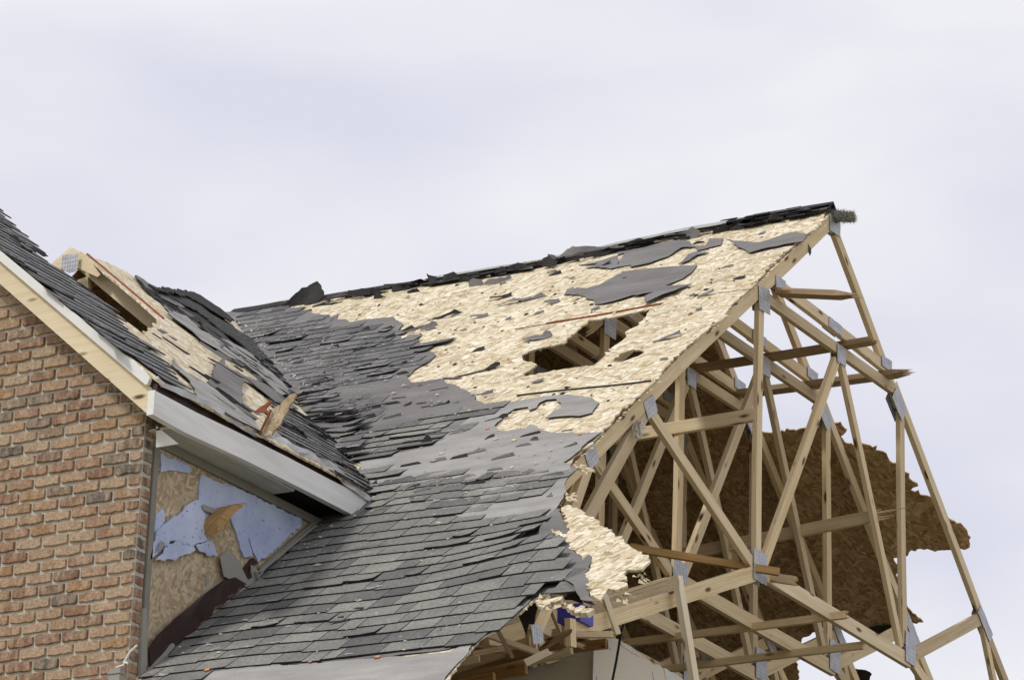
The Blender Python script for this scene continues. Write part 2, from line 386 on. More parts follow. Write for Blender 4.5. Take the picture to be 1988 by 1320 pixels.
# ------------------------------------------------------------------ ground and house root
g = MB(); g.add([(-900, -900, 0), (900, -900, 0), (900, 900, 0), (-900, 900, 0)], [(0, 1, 2, 3)], [[(0, 0), (1, 0), (1, 1), (0, 1)]])
tag(g.build('ground', 'grass'), 'pale trampled ground around the storm damaged house', 'ground', kind='structure')
house = empty('brick_house', (-3, 0, 0))
tag(house, 'storm damaged brick house with a torn shingle roof and bare roof trusses', 'house')
bpy.context.view_layer.update()

# gentle sag and swell of the main slope, shared by every layer on it
def dip(u): return .042*math.exp(-((u+2.75)/1.25)**2)
def sag(u, v):
    return -dip(u)*math.exp(-(v/2.2)**2)+(.022*nz3(u*.55, v*.5, 3)+.008*nz3(u*1.6, v*1.6, 7)+.016)*min(1, max(.15, -u/.7))

# ------------------------------------------------------------------ main roof deck
def c900(L): return [(900+x/3.3, 380+y/3.3) for x, y in L]
hole1 = c900([(800, 803), (930, 790), (1200, 735), (1170, 785), (1120, 840), (1045, 880), (1050, 925), (985, 965), (930, 1000), (905, 1050), (840, 1100), (700, 1120), (360, 1178), (475, 1098), (400, 1075), (378, 1040), (420, 1010), (520, 985), (640, 960), (720, 880)])
hole2 = c900([(950, 1070), (1010, 1020), (1100, 990), (1160, 1010), (1120, 1035), (1040, 1065)])
UL = [(1612, 410), (1600, 437), (1573, 453), (1548, 477), (1536, 486), (1500, 516), (1473, 553), (1433, 586), (1415, 616), (1373, 647), (1330, 683), (1300, 713), (1289, 730), (1274, 745), (1250, 767), (1213, 797), (1201, 812), (1180, 838), (1171, 845), (1153, 864), (1122, 888), (1098, 925), (1090, 944), (1092, 968), (1080, 990), (1070, 1030), (1090, 1060), (1130, 1090), (1130, 1140), (1090, 1152), (1060, 1152), (1038, 1165), (1009, 1190), (985, 1193), (970, 1217), (930, 1241), (912, 1265), (876, 1308), (860, 1330)]
deck_uv = [(u-.035 if k < 25 else u, v) for k, (u, v) in enumerate(MS.pts(UL))]
deck_uv = jag(deck_uv, .010, .035, 3, (len(deck_uv)-1,))
valley = [(-1.40, -8.9), (-1.40, -3.936*LS), (-5.33, -.006)]
outer = deck_uv+[(.62, -8.9)]+valley
mb = MB(); sheet(mb, MS, outer, [jag(MS.pts(hole1), .008, .03, 8), jag(MS.pts(hole2), .01, .03, 9)], -.012, 0, .22, sag, raw=True, mu=1)  # underside coloured darker than the top to keep the attic dim
tag(mb.build('roof_deck', ['osb', 'osb_aged_shaded'], house), 'bare strand board sheathing with a ragged hole')
# far slope, seen from inside
bd = [('uv', 1.33, 0), (1450, 770), (1478, 836), (1500, 838), (1565, 829), (1613, 821), (1632, 818), (1645, 833), (1632, 845), (1641, 858), (1659, 865), (1680, 861), (1703, 864), (1701, 873), (1721, 879), (1728, 894), (1744, 898), (1765, 924), (1783, 942), (1768, 950), (1801, 961), (1816, 973), (1844, 1006), (1871, 1021), (1885, 1042), (1883, 1061), (1763, 1077), (1736, 1081), (1744, 1102), (1744, 1121), (1764, 1179), (1778, 1191), (1793, 1206), (1773, 1207), (1727, 1218), (1691, 1221), (1657, 1216), (1632, 1206), (1600, 1215), (1560, 1235), ('uv', 1.95, -4.4), ('uv', 1.9, -8.6), ('uv', 5.35, -8.6), ('uv', 5.35, 0)]
bo = jag(jag(BS.pts(bd), .018, .12, 5), .010, .025, 6)
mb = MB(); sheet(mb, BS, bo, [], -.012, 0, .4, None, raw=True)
tag(mb.build('roof_deck', 'osb_aged_shaded', house), 'brown torn sheathing of the far slope seen from inside')

# ------------------------------------------------------------------ felt layers on the main slope
def edge_lift(pts, width, amount, seed):
    segs = [(Vector(pts[i]), Vector(pts[(i+1) % len(pts)])) for i in range(len(pts))]
    def f(u, v):
        k = max(0, nz3(u*1.9+seed, v*2.6, seed)+.12)
        if k == 0: return 0
        p = Vector((u, v)); d = 9
        for a, b in segs:
            e = b-a; q = e.dot(e)
            t_ = max(0, min(1, (p-a).dot(e)/q)) if q > 0 else 0
            d = min(d, (p-a-e*t_).length)
            if d < 1e-4: break
        return amount*k*max(0, 1-d/width)**1.5
    return f
def felt(poly, mname='felt', h=.004, amp=.006, seed=1, jg=(.006, .05), curl=.03):
    el = edge_lift(MS.pts(poly), .11, curl, seed)
    return plate('roof_felt', MS, poly, [mname, 'edge'], house, h-.002, h+.003, me=1, jg=jg, step=.06, seed=seed,
                 fn=lambda u, v: sag(u, v)+abs(nz3(u*2.2, v*6, seed))*amp*2+.006*abs(nz3(u*9, v*3, seed+1))+el(u, v))
def c560(L): return [(560+x/5.5, 720+y/5.5) for x, y in L]
def c840(L): return [(840+x/4.714, 720+y/4.714) for x, y in L]
def c540(L): return [(540+x/5.522, 480+y/5.522) for x, y in L]
def c880(L): return [(880+x/5.522, 430+y/5.522) for x, y in L]
def c1200(L): return [(1200+x/4.142, 390+y/4.142) for x, y in L]
def c800(L): return [(800+x/3.3, 920+y/3.3) for x, y in L]
felt([(462, 612), (560, 600), (604, 606), (640, 618), (660, 612)]+c540([(630, 730), (640, 780), (720, 775), (760, 810), (1000, 765), (1230, 740), (1290, 790), (1340, 820), (1250, 920), (1330, 980), (1400, 930), (1545, 925), (1440, 1030), (1600, 1025), (1480, 1130), (1640, 1125), (1700, 1180)])+[(845, 692), (836, 705), (808, 722), (793, 738), (800, 750), (900, 742)]
     +c840([(100, 95), (130, 145), (230, 170), (300, 200), (330, 225), (385, 255), (405, 285), (400, 300), (475, 330), (430, 400)])+[(890, 850), (760, 900), (690, 900), (600, 870), (540, 800), (480, 700), (425, 612)], seed=2, curl=0)
felt([(700, 905), (840, 872), (925, 812)]+c840([(480, 360), (700, 330), (880, 295), (1100, 262), (1260, 245), (1470, 268), (1480, 295), (1530, 310), (1500, 350), (1465, 405), (1350, 440), (1200, 445), (1130, 450), (1040, 470), (1110, 410), (1190, 355), (1180, 320), (1140, 290), (1050, 300), (990, 325), (960, 370), (890, 395), (880, 360), (760, 385), (640, 455), (572, 530), (600, 575), (700, 585), (780, 560), (860, 555), (900, 520), (960, 535), (1000, 570), (1080, 590), (1330, 595), (1560, 575), (1400, 690), (1200, 860)])+[(1110, 905), (1108, 925), (1097, 945), (1096, 965), (1082, 990), (1065, 1005), (980, 1015), (900, 1010), (760, 960), (700, 930)], 'felt_light', .0075, seed=4, curl=0)
felt([(345, 1335), (420, 1312), (500, 1300), (640, 1288), (760, 1277), (873, 1268), (925, 1243), (912, 1263), (876, 1306), (858, 1335)], 'felt_light', .004, .004, seed=6, curl=0)
felt(c1200([(0, 530), (0, 420), (180, 400), (420, 350), (580, 350), (600, 380), (700, 380), (740, 320), (850, 320), (830, 370), (640, 420), (620, 390), (520, 400), (440, 450), (340, 490), (260, 520), (100, 550), (110, 525)])+c880([(1690, 520), (1560, 500), (1420, 500), (1560, 460), (1340, 465), (1500, 440), (1840, 350)]), seed=7)
felt(c880([(1190, 800), (1230, 755), (1540, 715), (1640, 680), (1760, 620), (1850, 580)])+c1200([(40, 605), (250, 575), (480, 540), (640, 530), (610, 570), (520, 640), (380, 700), (470, 710), (590, 685), (470, 760), (370, 790), (230, 850), (225, 800), (300, 770), (120, 780)])+c880([(1990, 790), (1890, 830), (1720, 880), (1600, 905), (1520, 905), (1505, 860), (1440, 850), (1420, 820)]), seed=9)
felt(c1200([(875, 345), (900, 350), (1000, 350), (1140, 350), (1380, 275), (1430, 265), (1520, 290), (1500, 350), (1340, 370), (1160, 410), (1060, 435), (1000, 400), (960, 385)]), h=.010, seed=11)
felt(c1200([(490, 530), (530, 500), (570, 450), (640, 430), (740, 435), (640, 460), (580, 500)]), h=.009, seed=12)
felt(c840([(870, 0)]+[(900, 0)])+[(1000, 650), (1005, 649)], seed=1) if False else None

# ------------------------------------------------------------------ shingles
def shingles(name, fr, polys, mname, expo=.143, seed=1, wmin=.17, wmax=.42, thick=.0065, liftp=.08, lift=.02, wave=.0, fn=None, base=.010, parent=house, clip_prob=0, tones=(0, 1), scuff=.1, cuts=(), em='edge'):
    """courses of laminated shingles: every tab is its own slab, its butt edge raised off the course below"""
    rn = random.Random(seed); fn = fn or (lambda u, v: 0); mb = MB()
    polys = [fr.pts(p) for p in polys]; cuts = [fr.pts(p) for p in cuts]
    us = [p[0] for q in polys for p in q]; vs = [p[1] for q in polys for p in q]
    v = math.floor(min(vs)/expo)*expo; row = 0
    while v < max(vs)+expo:
        u = min(us)-rn.uniform(0, wmax)
        while u < max(us):
            wd = rn.uniform(wmin, wmax) if rn.random() < .7 else rn.uniform(wmin*.6, wmin*1.2)
            cu, cv = u+wd/2, v+expo*.5
            if any(inside((cu, cv), q) for q in polys) and not any(inside((cu, cv), q) for q in cuts) and rn.random() > clip_prob:
                tone = min(tones[1], max(tones[0], rn.gauss(.5, .19)*(tones[1]-tones[0])+tones[0]))
                lf = (rn.uniform(.2, 1)*lift if rn.random() < liftp else rn.uniform(0, .0025))
                wob = wave*nz3(cu*1.3, cv*2.0, seed); sk = rn.uniform(-.004, .004); rot = rn.gauss(0, wave*.12)
                gp = .003; ns = 2
                dv = rn.choice((0, 0, -.018, .0)) if True else 0
                P = []; 
                for i in range(ns+1):
                    f = i/ns; uu = u+gp+(wd-2*gp)*f; vv0 = v+wob+dv+rot*(f-.5); vv1 = v+wob+expo+.014+rot*(f-.5)
                    bl = lf*(.6+.8*abs(f-.5)*(1 if rn.random() < .5 else .2))
                    s0 = fn(uu, vv0); s1 = fn(uu, vv1)
                    P.append((fr.P(uu, vv0+sk*f, base+thick+bl+s0), fr.P(uu, vv1, base+.0015+s1), fr.P(uu, vv0+sk*f, base+bl*.75+s0-.0005), (uu, vv0), (uu, vv1)))
                for i in range(ns):
                    a, b = P[i], P[i+1]
                    mb.add([a[0], b[0], b[1], a[1]], [(0, 1, 2, 3)], [[a[3], b[3], b[4], a[4]]], 0, tone)
                    mb.add([a[2], b[2], b[0], a[0]], [(0, 1, 2, 3)], [[a[3], b[3], b[3], a[3]]], 1, tone)
                    if lf > .003: mb.add([a[2], b[2], b[1], a[1]], [(3, 2, 1, 0)], [[a[3], b[3], b[4], a[4]]], 1, tone)
                for q in (P[0], P[-1]):
                    mb.add([q[2], q[0], q[1]], [(0, 1, 2)], [[q[3], q[3], q[4]]], 1, tone)
                if rn.random() < scuff:
                    for _ in range(rn.choice((1, 2, 3))):
                        a = u+rn.uniform(0, wd*.9); ln = rn.uniform(.01, .07); hh = rn.uniform(.004, .011); o = v+wob+dv+rn.uniform(-.004, .03)
                        ht = base+thick+lf+.0012+fn(a, o)
                        mb.add([fr.P(a, o, ht), fr.P(a+ln, o+rn.uniform(-.006, .006), ht), fr.P(a+ln*.8, o+hh, ht), fr.P(a+ln*.1, o+hh*1.3, ht)], [(0, 1, 2, 3)], [[(a, o), (a+ln, o), (a+ln, o+hh), (a, o+hh)]], 2, .5)
            u += wd
        v += expo; row += 1
    return mb.build(name, [mname, em, 'scuff'], parent)
# long lower field; the right end swells where the boards below were lifted
def swell(u, v):
    d = math.exp(-(((u-.75)/.55)**2+((v+6.75)/.6)**2))
    return sag(u, v)+.07*d
S_low = [(262, 1345), (318, 1290), (360, 1245), (432, 1172), (500, 1110), (602, 1024), (690, 1003), (735, 965), (700, 925), (690, 905), (760, 935), (830, 930), (930, 918), (1000, 916), (1104, 912), (1098, 940), (1070, 965), (985, 972), (935, 985), (930, 1010), (1010, 1005), (1060, 1005), (1045, 1030), (1035, 1050), (1020, 1062), (1100, 1078), (1070, 1095), (1110, 1120), (1140, 1130), (1135, 1148), (1060, 1152), (1038, 1160), (1009, 1188), (985, 1193), (960, 1225), (925, 1243), (870, 1262), (760, 1277), (640, 1288), (500, 1300), (420, 1312), (330, 1340)]
felt(S_low, h=.001, seed=21, curl=0)
tag(shingles('shingle_courses', MS, [S_low], 'shingle', seed=3, fn=swell, scuff=.16, liftp=.14, lift=.016, wave=.010, thick=.0095, wmin=.14, wmax=.34), 'intact grey shingle courses of the lower slope')
S_up = [(448, 614), (560, 598), (605, 604), (590, 622), (650, 614), (673, 626), (690, 640), (740, 632), (790, 640), (770, 655), (830, 650), (812, 668), (842, 668), (818, 690), (840, 700), (800, 722), (780, 742), (700, 752), (650, 765), (600, 775), (580, 742), (545, 700), (500, 655)]
tag(shingles('shingle_courses', MS, [S_up], 'shingle_worn', em='edge', seed=5, fn=sag, expo=.124, thick=.006, liftp=.16, lift=.022, wave=.018, scuff=.75, wmin=.12, wmax=.34), 'ruffled dark shingles by the valley')
S_mid = [(600, 880), (668, 846), (760, 833), (850, 812), (942, 790), (952, 800), (925, 825), (860, 862), (800, 880), (720, 900), (690, 905), (640, 905)]
tag(shingles('shingle_courses', MS, [S_mid], 'shingle', seed=8, fn=sag, expo=.12, thick=.009, liftp=.3, lift=.02, wave=.012, scuff=.3, base=.012), 'narrow tongue of shingles left on the felt')
S_val = [(555, 795), (600, 770), (640, 770), (665, 800), (700, 830), (690, 860), (700, 905), (690, 920), (640, 880), (600, 850)]
tag(shingles('shingle_courses', MS, [S_val], 'shingle_worn', seed=9, fn=lambda u, v: sag(u, v)+.03+.05*nz3(u*3, v*3, 2), em='edge_grey', expo=.085, thick=.010, liftp=.4, lift=.05, wave=.05, scuff=.25, wmin=.2, wmax=.5, base=.018), 'crumpled shingles heaped in the valley')
# torn single tabs still nailed on the bare felt
T1 = [c560([(820, 270), (1060, 225), (930, 320), (1080, 300), (960, 380), (1080, 385), (980, 460), (1060, 475), (1010, 520), (1020, 560), (880, 590), (740, 600), (700, 440), (620, 330), (700, 260)])]
tag(shingles('shingle_courses', MS, T1, 'shingle_worn', seed=12, fn=sag, expo=.143, thick=.004, liftp=.05, scuff=.1, wmin=.1, wmax=.25, base=.009), 'saw-toothed end of torn courses')

mb = MB(); vl = [(452, 618), (470, 636), (500, 668), (530, 700), (560, 728), (585, 748), (610, 765), (640, 768)]
rv = random.Random(4)
for i in range(len(vl)-1):
    for k in range(9):
        if rv.random() < .45: continue
        a = Vector(vl[i]).lerp(Vector(vl[i+1]), k/9); a2 = Vector(vl[i]).lerp(Vector(vl[i+1]), (k+rv.uniform(.3, 1.3))/9)
        jx = rv.gauss(0, 5); p = MS.px(a.x+jx, a.y); q = MS.px(a2.x+jx, a2.y); hh = .022+rv.uniform(0, .008)
        P = [MS.P(*p, hh), MS.P(*q, hh+rv.uniform(-.01, .01)), MS.P(q[0]+rv.uniform(.003, .015), q[1]+.004, hh+.004), MS.P(p[0]+rv.uniform(.003, .012), p[1]+.004, hh+.004)]
        mb.add(P+[x-MS.n*.003 for x in P], [(0, 1, 2, 3), (4, 5, 1, 0), (5, 6, 2, 1), (7, 6, 5, 4)], [[(0, 0), (.1, 0), (.1, .02), (0, .02)]]*4)
tag(mb.build('valley_flashing', 'alu_bent', house), 'pale shredded flashing along the valley')
# ------------------------------------------------------------------ ridge
def ridge_strip(name, u0, u1, wn, wf, h, m, label, seed=1, th=.018):
    mb = MB(); rn = random.Random(seed); k = max(3, int(abs(u1-u0)/.06)); R0 = []
    for i in range(k+1):
        u = u0+(u1-u0)*i/k; a = wn*(1+.25*nz3(u*4, seed)); hh = h+.006*nz3(u*3, 5+seed)
        pn = MS.P(u, -a, hh+sag(u, -a)); pt = Vector((u, 0, H+hh*1.25+.004+sag(u, 0)*LS)); pf = BS.P(-u, -wf, hh+sag(u, 0))
        R0.append((pn, pt, pf, pn-MS.n*th, pt-Vector((0, 0, th*1.2)), pf-BS.n*th, u))
    for i in range(k):
        a, b = R0[i], R0[i+1]; U = lambda q, y: (q[6], y)
        for (i0, i1, y0, y1) in ((0, 1, 0, wn), (1, 2, wn, wn+wf)):
            mb.add([a[i0], b[i0], b[i1], a[i1]], [(0, 1, 2, 3)], [[U(a, y0), U(b, y0), U(b, y1), U(a, y1)]], 0)
        mb.add([a[3], b[3], b[0], a[0]], [(0, 1, 2, 3)], [[U(a, 0), U(b, 0), U(b, .02), U(a, .02)]], 1)
        mb.add([a[2], b[2], b[5], a[5]], [(0, 1, 2, 3)], [[U(a, 0), U(b, 0), U(b, .02), U(a, .02)]], 1)
    for q, o in ((R0[0], 1), (R0[-1], 0)):
        mb.add(q[:6], [(0, 1, 4, 3), (1, 2, 5, 4)], [[(0, 0), (.1, 0), (.1, .02), (0, .02)]]*2, 1)
    return tag(mb.build(name, m, house), label)
ridge_strip('ridge_vent', -3.42, -.02, .04, .14, .030, ['vent', 'edge'], 'pale fibrous vent strip along the ridge', 2, .02)
ridge_strip('ridge_cap', -5.3, -2.35, .09, .12, .012, ['felt_dark', 'edge'], 'dark ridge cap at the low end of the ridge', 4, .012)
ridge_strip('ridge_cap', -.55, -.0, .08, .10, .040, ['felt_dark', 'edge'], 'last curled ridge cap by the open gable', 6, .02)
def flap(poly, y=-.12, m='felt_dark', name='torn_flap', lab=None, th=.004, curl=.05, seed=1, fr=None, par=house, jg=(.004, .03)):
    fr = fr or YP(y)
    o = plate(name, fr, poly, m, par, -th/2, th/2, jg, step=.05, smooth=False, seed=seed,
              fn=lambda u, v: curl*nz3(u*5+seed, v*5, seed))
    return tag(o, lab) if lab else o
flap(c540([(-20, 680), (0, 650), (120, 600), (200, 500), (390, 345), (430, 390), (490, 500), (470, 580), (330, 640), (160, 665)]), -.10, lab='large black flap standing up from the ridge', curl=.09, seed=3)
flap(c540([(350, 695), (360, 620), (480, 580), (560, 600), (740, 580), (700, 620), (640, 645), (470, 680)]), -.22, seed=4)
flap(c540([(1595, 280), (1620, 300), (1690, 308), (1760, 390), (1870, 350), (1860, 400), (1790, 425), (1630, 455), (1620, 350)]), -.12, lab='black flap upright on the ridge', seed=5)
flap(c540([(1010, 575), (1050, 490), (1110, 510), (1180, 545)]), -.25, seed=6)
flap(c540([(1390, 480), (1500, 448), (1530, 480), (1400, 505)]), -.22, seed=7)
flap(c880([(1130, 430), (1200, 320), (1215, 290), (1330, 285), (1500, 255), (1770, 258), (1800, 280), (1910, 320), (1780, 335), (1500, 385), (1240, 420)]), -.08, 'felt', lab='long folded flap of felt lying over the ridge', seed=8, curl=.10)
flap(c880([(1330, 400), (1500, 330), (1780, 290), (1920, 325), (1780, 350), (1560, 380)]), -.16, seed=31, curl=.04)
flap(c880([(1000, 460), (1005, 345), (1080, 355), (1090, 390), (1130, 370), (1110, 440)]), -.10, seed=9, m='felt')
flap(c880([(570, 570), (560, 520), (620, 475), (680, 465), (705, 555), (640, 575)]), -.10, seed=10)
flap(c880([(690, 575), (700, 500), (880, 470), (915, 420), (930, 490), (850, 540)]), -.12, seed=11)
flap(c880([(150, 640), (200, 600), (300, 620), (345, 690), (160, 708)]), -.30, seed=12, m='felt')
flap(c880([(330, 650), (380, 620), (560, 600), (600, 560), (620, 600), (540, 640), (420, 680), (340, 690)]), -.30, seed=13, m='felt')
flap(c1200([(595, 350), (640, 325), (690, 325), (710, 355), (690, 378), (610, 378)]), -.30, seed=14)
flap(c1200([(1000, 345), (1030, 330), (1060, 345), (1140, 380), (1130, 420), (1060, 435), (1020, 400)]), -.42, seed=15, m='felt', lab='rolled end of a felt strip')
flap(c1200([(1450, 350), (1510, 320), (1545, 380), (1545, 410), (1535, 440), (1520, 405), (1490, 375)]), -.45, seed=16, m='felt')
flap(c1200([(470, 755), (520, 715), (595, 680), (598, 690), (540, 730)]), -.75, seed=17)
flap(c1200([(515, 525), (560, 480), (640, 455), (600, 500)]), -.62, seed=18)
flap([(1668, 1226), (1696, 1216), (1730, 1213), (1718, 1229), (1694, 1240)], fr=BS.off(-.03), seed=51, curl=.01, lab='black felt under the lower edge of the far sheathing')
flap([(1655, 1297), (1680, 1301), (1693, 1308), (1684, 1328), (1658, 1335)], fr=BS.off(-.03), seed=52, curl=.02)
rn = random.Random(15)
for i in range(15):
    x = 670+i*60+rn.uniform(-30, 30); y = 610-.1755*(x-450)+6*math.exp(-((x-1000)/300)**2)+rn.uniform(0, 6)
    if 1070 < x < 1240: continue
    wd, ht = rn.uniform(12, 52), rn.uniform(6, 19)
    flap([(x-wd*.6, y+6), (x-wd*.5, y-ht*rn.uniform(.1, .6)), (x-wd*.1, y-ht*rn.uniform(.5, 1)), (x+wd*.2, y-ht*rn.uniform(.3, 1)), (x+wd*.6, y-ht*rn.uniform(0, .4)-3), (x+wd*.5, y+5), (x, y+9)], -rn.uniform(.11, .2), rn.choice(('felt_dark', 'felt_dark', 'felt')), seed=60+i, curl=.05)
rn = random.Random(5)
mb = MB()                                       # ragged ends of cap shingles all along the ridge
for i in range(120):
    u = rn.uniform(-4.4, -.04); v = -rn.uniform(.09, .21); wd = rn.uniform(.04, .22); hh = rn.uniform(.02, .07); n0 = .012+rn.uniform(0, .02)+sag(u, v)
    up = rn.uniform(.005, .04)
    P = [MS.P(u, v, n0+up*rn.random()), MS.P(u+wd, v+rn.uniform(-.03, .03), n0+up*rn.random()), MS.P(u+wd*rn.uniform(.6, 1), v+hh, n0), MS.P(u+rn.uniform(0, .02), v+hh, n0)]
    D = MS.n*-.006
    Q = [p+D for p in P]
    mb.add(P+Q, [(0, 1, 2, 3), (4, 5, 1, 0), (5, 6, 2, 1), (7, 4, 0, 3), (7, 6, 5, 4)], [[(u, v), (u+wd, v), (u+wd, v+hh), (u, v+hh)]]*5, rn.choice((0, 0, 1)), .3)
tag(mb.build('cap_shingle', ['edge', 'shingle_worn'], house), 'ragged black ridge shingles')
mb = MB()                                       # shingle stack above the open gable
for i in range(34):
    u = rn.uniform(-.9, -.12); v = -rn.uniform(.03, .14+.0*u); wd = rn.uniform(.08, .3); hh = .05; n0 = .014+rn.uniform(0, .05)+sag(u, v)
    P = [MS.P(u, v, n0+.01*rn.random()), MS.P(min(u+wd, 0), v, n0+.012*rn.random()), MS.P(min(u+wd, 0), v+hh, n0), MS.P(u, v+hh, n0)]
    Q = [p-MS.n*.005 for p in P]
    mb.add(P+Q, [(0, 1, 2, 3), (4, 5, 1, 0), (5, 6, 2, 1), (7, 4, 0, 3), (7, 6, 5, 4)], [[(u, v), (u+wd, v), (u+wd, v+hh), (u, v+hh)]]*5, rn.choice((0, 0, 1)), .3)
tag(mb.build('cap_shingle', ['edge', 'shingle_worn'], house), 'layered cap shingles above the open gable')
# frayed fibre roll at the gable end of the ridge
mb = MB()
for i in range(2600):
    a = rn.uniform(0, .19); r = .046*math.sqrt(rn.random())*(1 if a > .12 else 1.15); th = rn.uniform(0, 6.28)
    c = Vector((-.03+a, r*math.cos(th), H-.055+r*math.sin(th)*.8-.22*a))
    d = Vector((rn.gauss(.3, 1), rn.gauss(0, .6), rn.gauss(.1, .6))).normalized()*rn.uniform(.015, .04)
    q = d.cross(Vector((.3, -.8, -.3))).normalized()*.0014
    mb.add([c-q, c+q, c+d+q*.3, c+d-q*.3], [(0, 1, 2, 3)], [[(0, 0), (.01, 0), (.01, .05), (0, .05)]])
tag(mb.build('vent_fibre', 'fibre', house), 'frayed grey end of the ridge vent roll')

# red edged seams of the sheathing
def strip(name, p, q, fr, wd, m, par, d0=0, d1=.006, lab=None):
    a = Vector(fr.px(*p)); b = Vector(fr.px(*q)); dd = (b-a).normalized(); nn = Vector((-dd.y, dd.x))*wd/2
    mb = MB(); k = 8; o = [tuple(a+(b-a)*i/k-nn*(1+.3*math.sin(i*3))) for i in range(k+1)]+[tuple(a+(b-a)*i/k+nn*(1+.3*math.sin(i*2))) for i in range(k, -1, -1)]
    sheet(mb, fr, o, [], d0, d1, .5, sag if fr is MS else None, raw=True); x = mb.build(name, m, par); return tag(x, lab) if lab else x
strip('board_edge', (1062, 632), (1288, 592), MS, .018, 'red', house, 0, .010, 'red sealed sheathing edge above the hole')
strip('board_edge', (1000, 641), (1064, 632), MS, .010, 'red', house, 0, .004)
strip('board_edge', (1395, 570), (1465, 561), MS, .006, 'red', house, 0, .003)
for p, q, m_ in (((600, 604), (606, 604), 'edge'), ((1005, 775), (1265, 742), 'edge'), ((885, 741), (965, 722), 'edge'), ((840, 900), (1110, 853), 'edge'), ((1040, 618), (1075, 612), 'red')):
    strip('board_seam', p, q, MS, .0035, m_, house, .002, .013 if m_ == 'edge' else .003)

# ------------------------------------------------------------------ torn sheathing flap over the broken corner
FLP = Frame((0, 0, 0), (1, 0, 0), (0, 1, S)).off(.03)
of = c800([(955, 215), (1000, 200), (1060, 230), (1150, 300), (1300, 400), (1450, 510), (1535, 570), (1500, 610), (1480, 635), (1390, 640), (1360, 665), (1385, 700), (1330, 720), (1390, 745), (1330, 770), (1270, 765), (1240, 800), (1215, 835), (1150, 800), (1130, 720), (1110, 650), (1145, 590), (1060, 520), (985, 450), (960, 420), (890, 370), (1000, 405), (1015, 370), (985, 320)])
plate('torn_sheathing', FLP, of, 'osb', house, -.012, .002, (.008, .03), step=.12, fn=lambda u, v: .06*nz3(u*1.2, v*1.2, 5)+.02, seed=4)['label'] = 'pale triangle of sheathing hanging past the gable'
ff = c800([(930, 235), (985, 320), (1010, 365), (1005, 400), (890, 370), (960, 430), (1050, 515), (1150, 580), (1110, 650), (1140, 720), (1140, 800), (1210, 855), (1120, 830), (1060, 780), (1000, 700), (900, 640), (760, 600), (740, 470), (810, 385), (860, 300)])
plate('roof_felt', FLP, ff, 'felt', house, .006, .009, (.005, .05), step=.08, fn=lambda u, v: .04*nz3(u*2.5, v*2.5, 8)+.01, seed=5)['label'] = 'crumpled felt over the broken corner'
plate('torn_sheathing', FLP, c800([(780, 790), (860, 775), (960, 760), (930, 790), (870, 800), (840, 830), (815, 840), (800, 820)]), 'osb', house, -.05, -.02, (.01, .02), step=.1)
plate('torn_sheathing', FLP, c800([(940, 790), (980, 800), (1030, 835), (1100, 820), (1160, 840), (1120, 865), (1040, 865), (980, 830)]), 'osb', house, -.05, -.02, (.01, .02), step=.1)
YC = YP(-5.35)
flap(c800([(690, 890), (800, 790), (830, 830), (780, 960), (750, 960), (730, 1030), (710, 960)]), fr=YC, seed=41, lab='black felt curtain below the broken corner')
flap(c800([(960, 760), (1010, 680), (1060, 720), (1100, 830), (1010, 800), (970, 800)]), fr=YC, seed=42)
flap(c800([(1030, 690), (1100, 650), (1135, 720), (1140, 800), (1205, 855), (1100, 820)]), fr=YC.off(-.1), seed=43, m='felt')

# ------------------------------------------------------------------ trusses
T0 = TP(0)
MEM = [  # name, photograph points on the end truss, width
    ('top_chord', (1624, 452), (1748, 785), .089), ('top_chord', (1738, 745), (1912, 1205), .089),
    ('bottom_chord', (1508, 548), (1722, 714), .089), ('bottom_chord', (1490, 577), (1740, 757), .089),
    ('web', (1479, 590), (1473, 1095), .089), ('web', (1626, 700), (1485, 1095), .089),
    ('web', (1636, 705), (1752, 1255), .075), ('web', (1752, 800), (1758, 1250), .089),
    ('bottom_chord', (1475, 1105), (1768, 1282), .115), ('web', (1260, 790), (1462, 1092), .089),
    ('web', (1255, 800), (1125, 1040), .105), ('bottom_chord', (1468, 1112), (1118, 1222), .115),
    ('web', (1772, 1272), (1904, 1201), .105), ('web', (1910, 1210), (1938, 1345), .075), ('top_chord', (1905, 1195), (1962, 1340), .089),
    ('web', (1775, 1285), (1812, 1340), .089), ('web', (1150, 890), (1040, 1220), .089)]
PLT = [(1619, 438, .20, .14, 0), (1482, 582, .19, .20, 2), (1514, 552, .17, .10, 0), (1620, 634, .24, .085, 0), (1632, 690, .16, .15, 0), (1720, 706, .20, .09, 0), (1744, 784, .24, .16, -38), (1261, 790, .17, .13, 38), (1474, 1100, .22, .24, 2), (1766, 1258, .20, .26, 0), (1911, 1210, .32, .11, -38), (1147, 887, .17, .13, 38)]
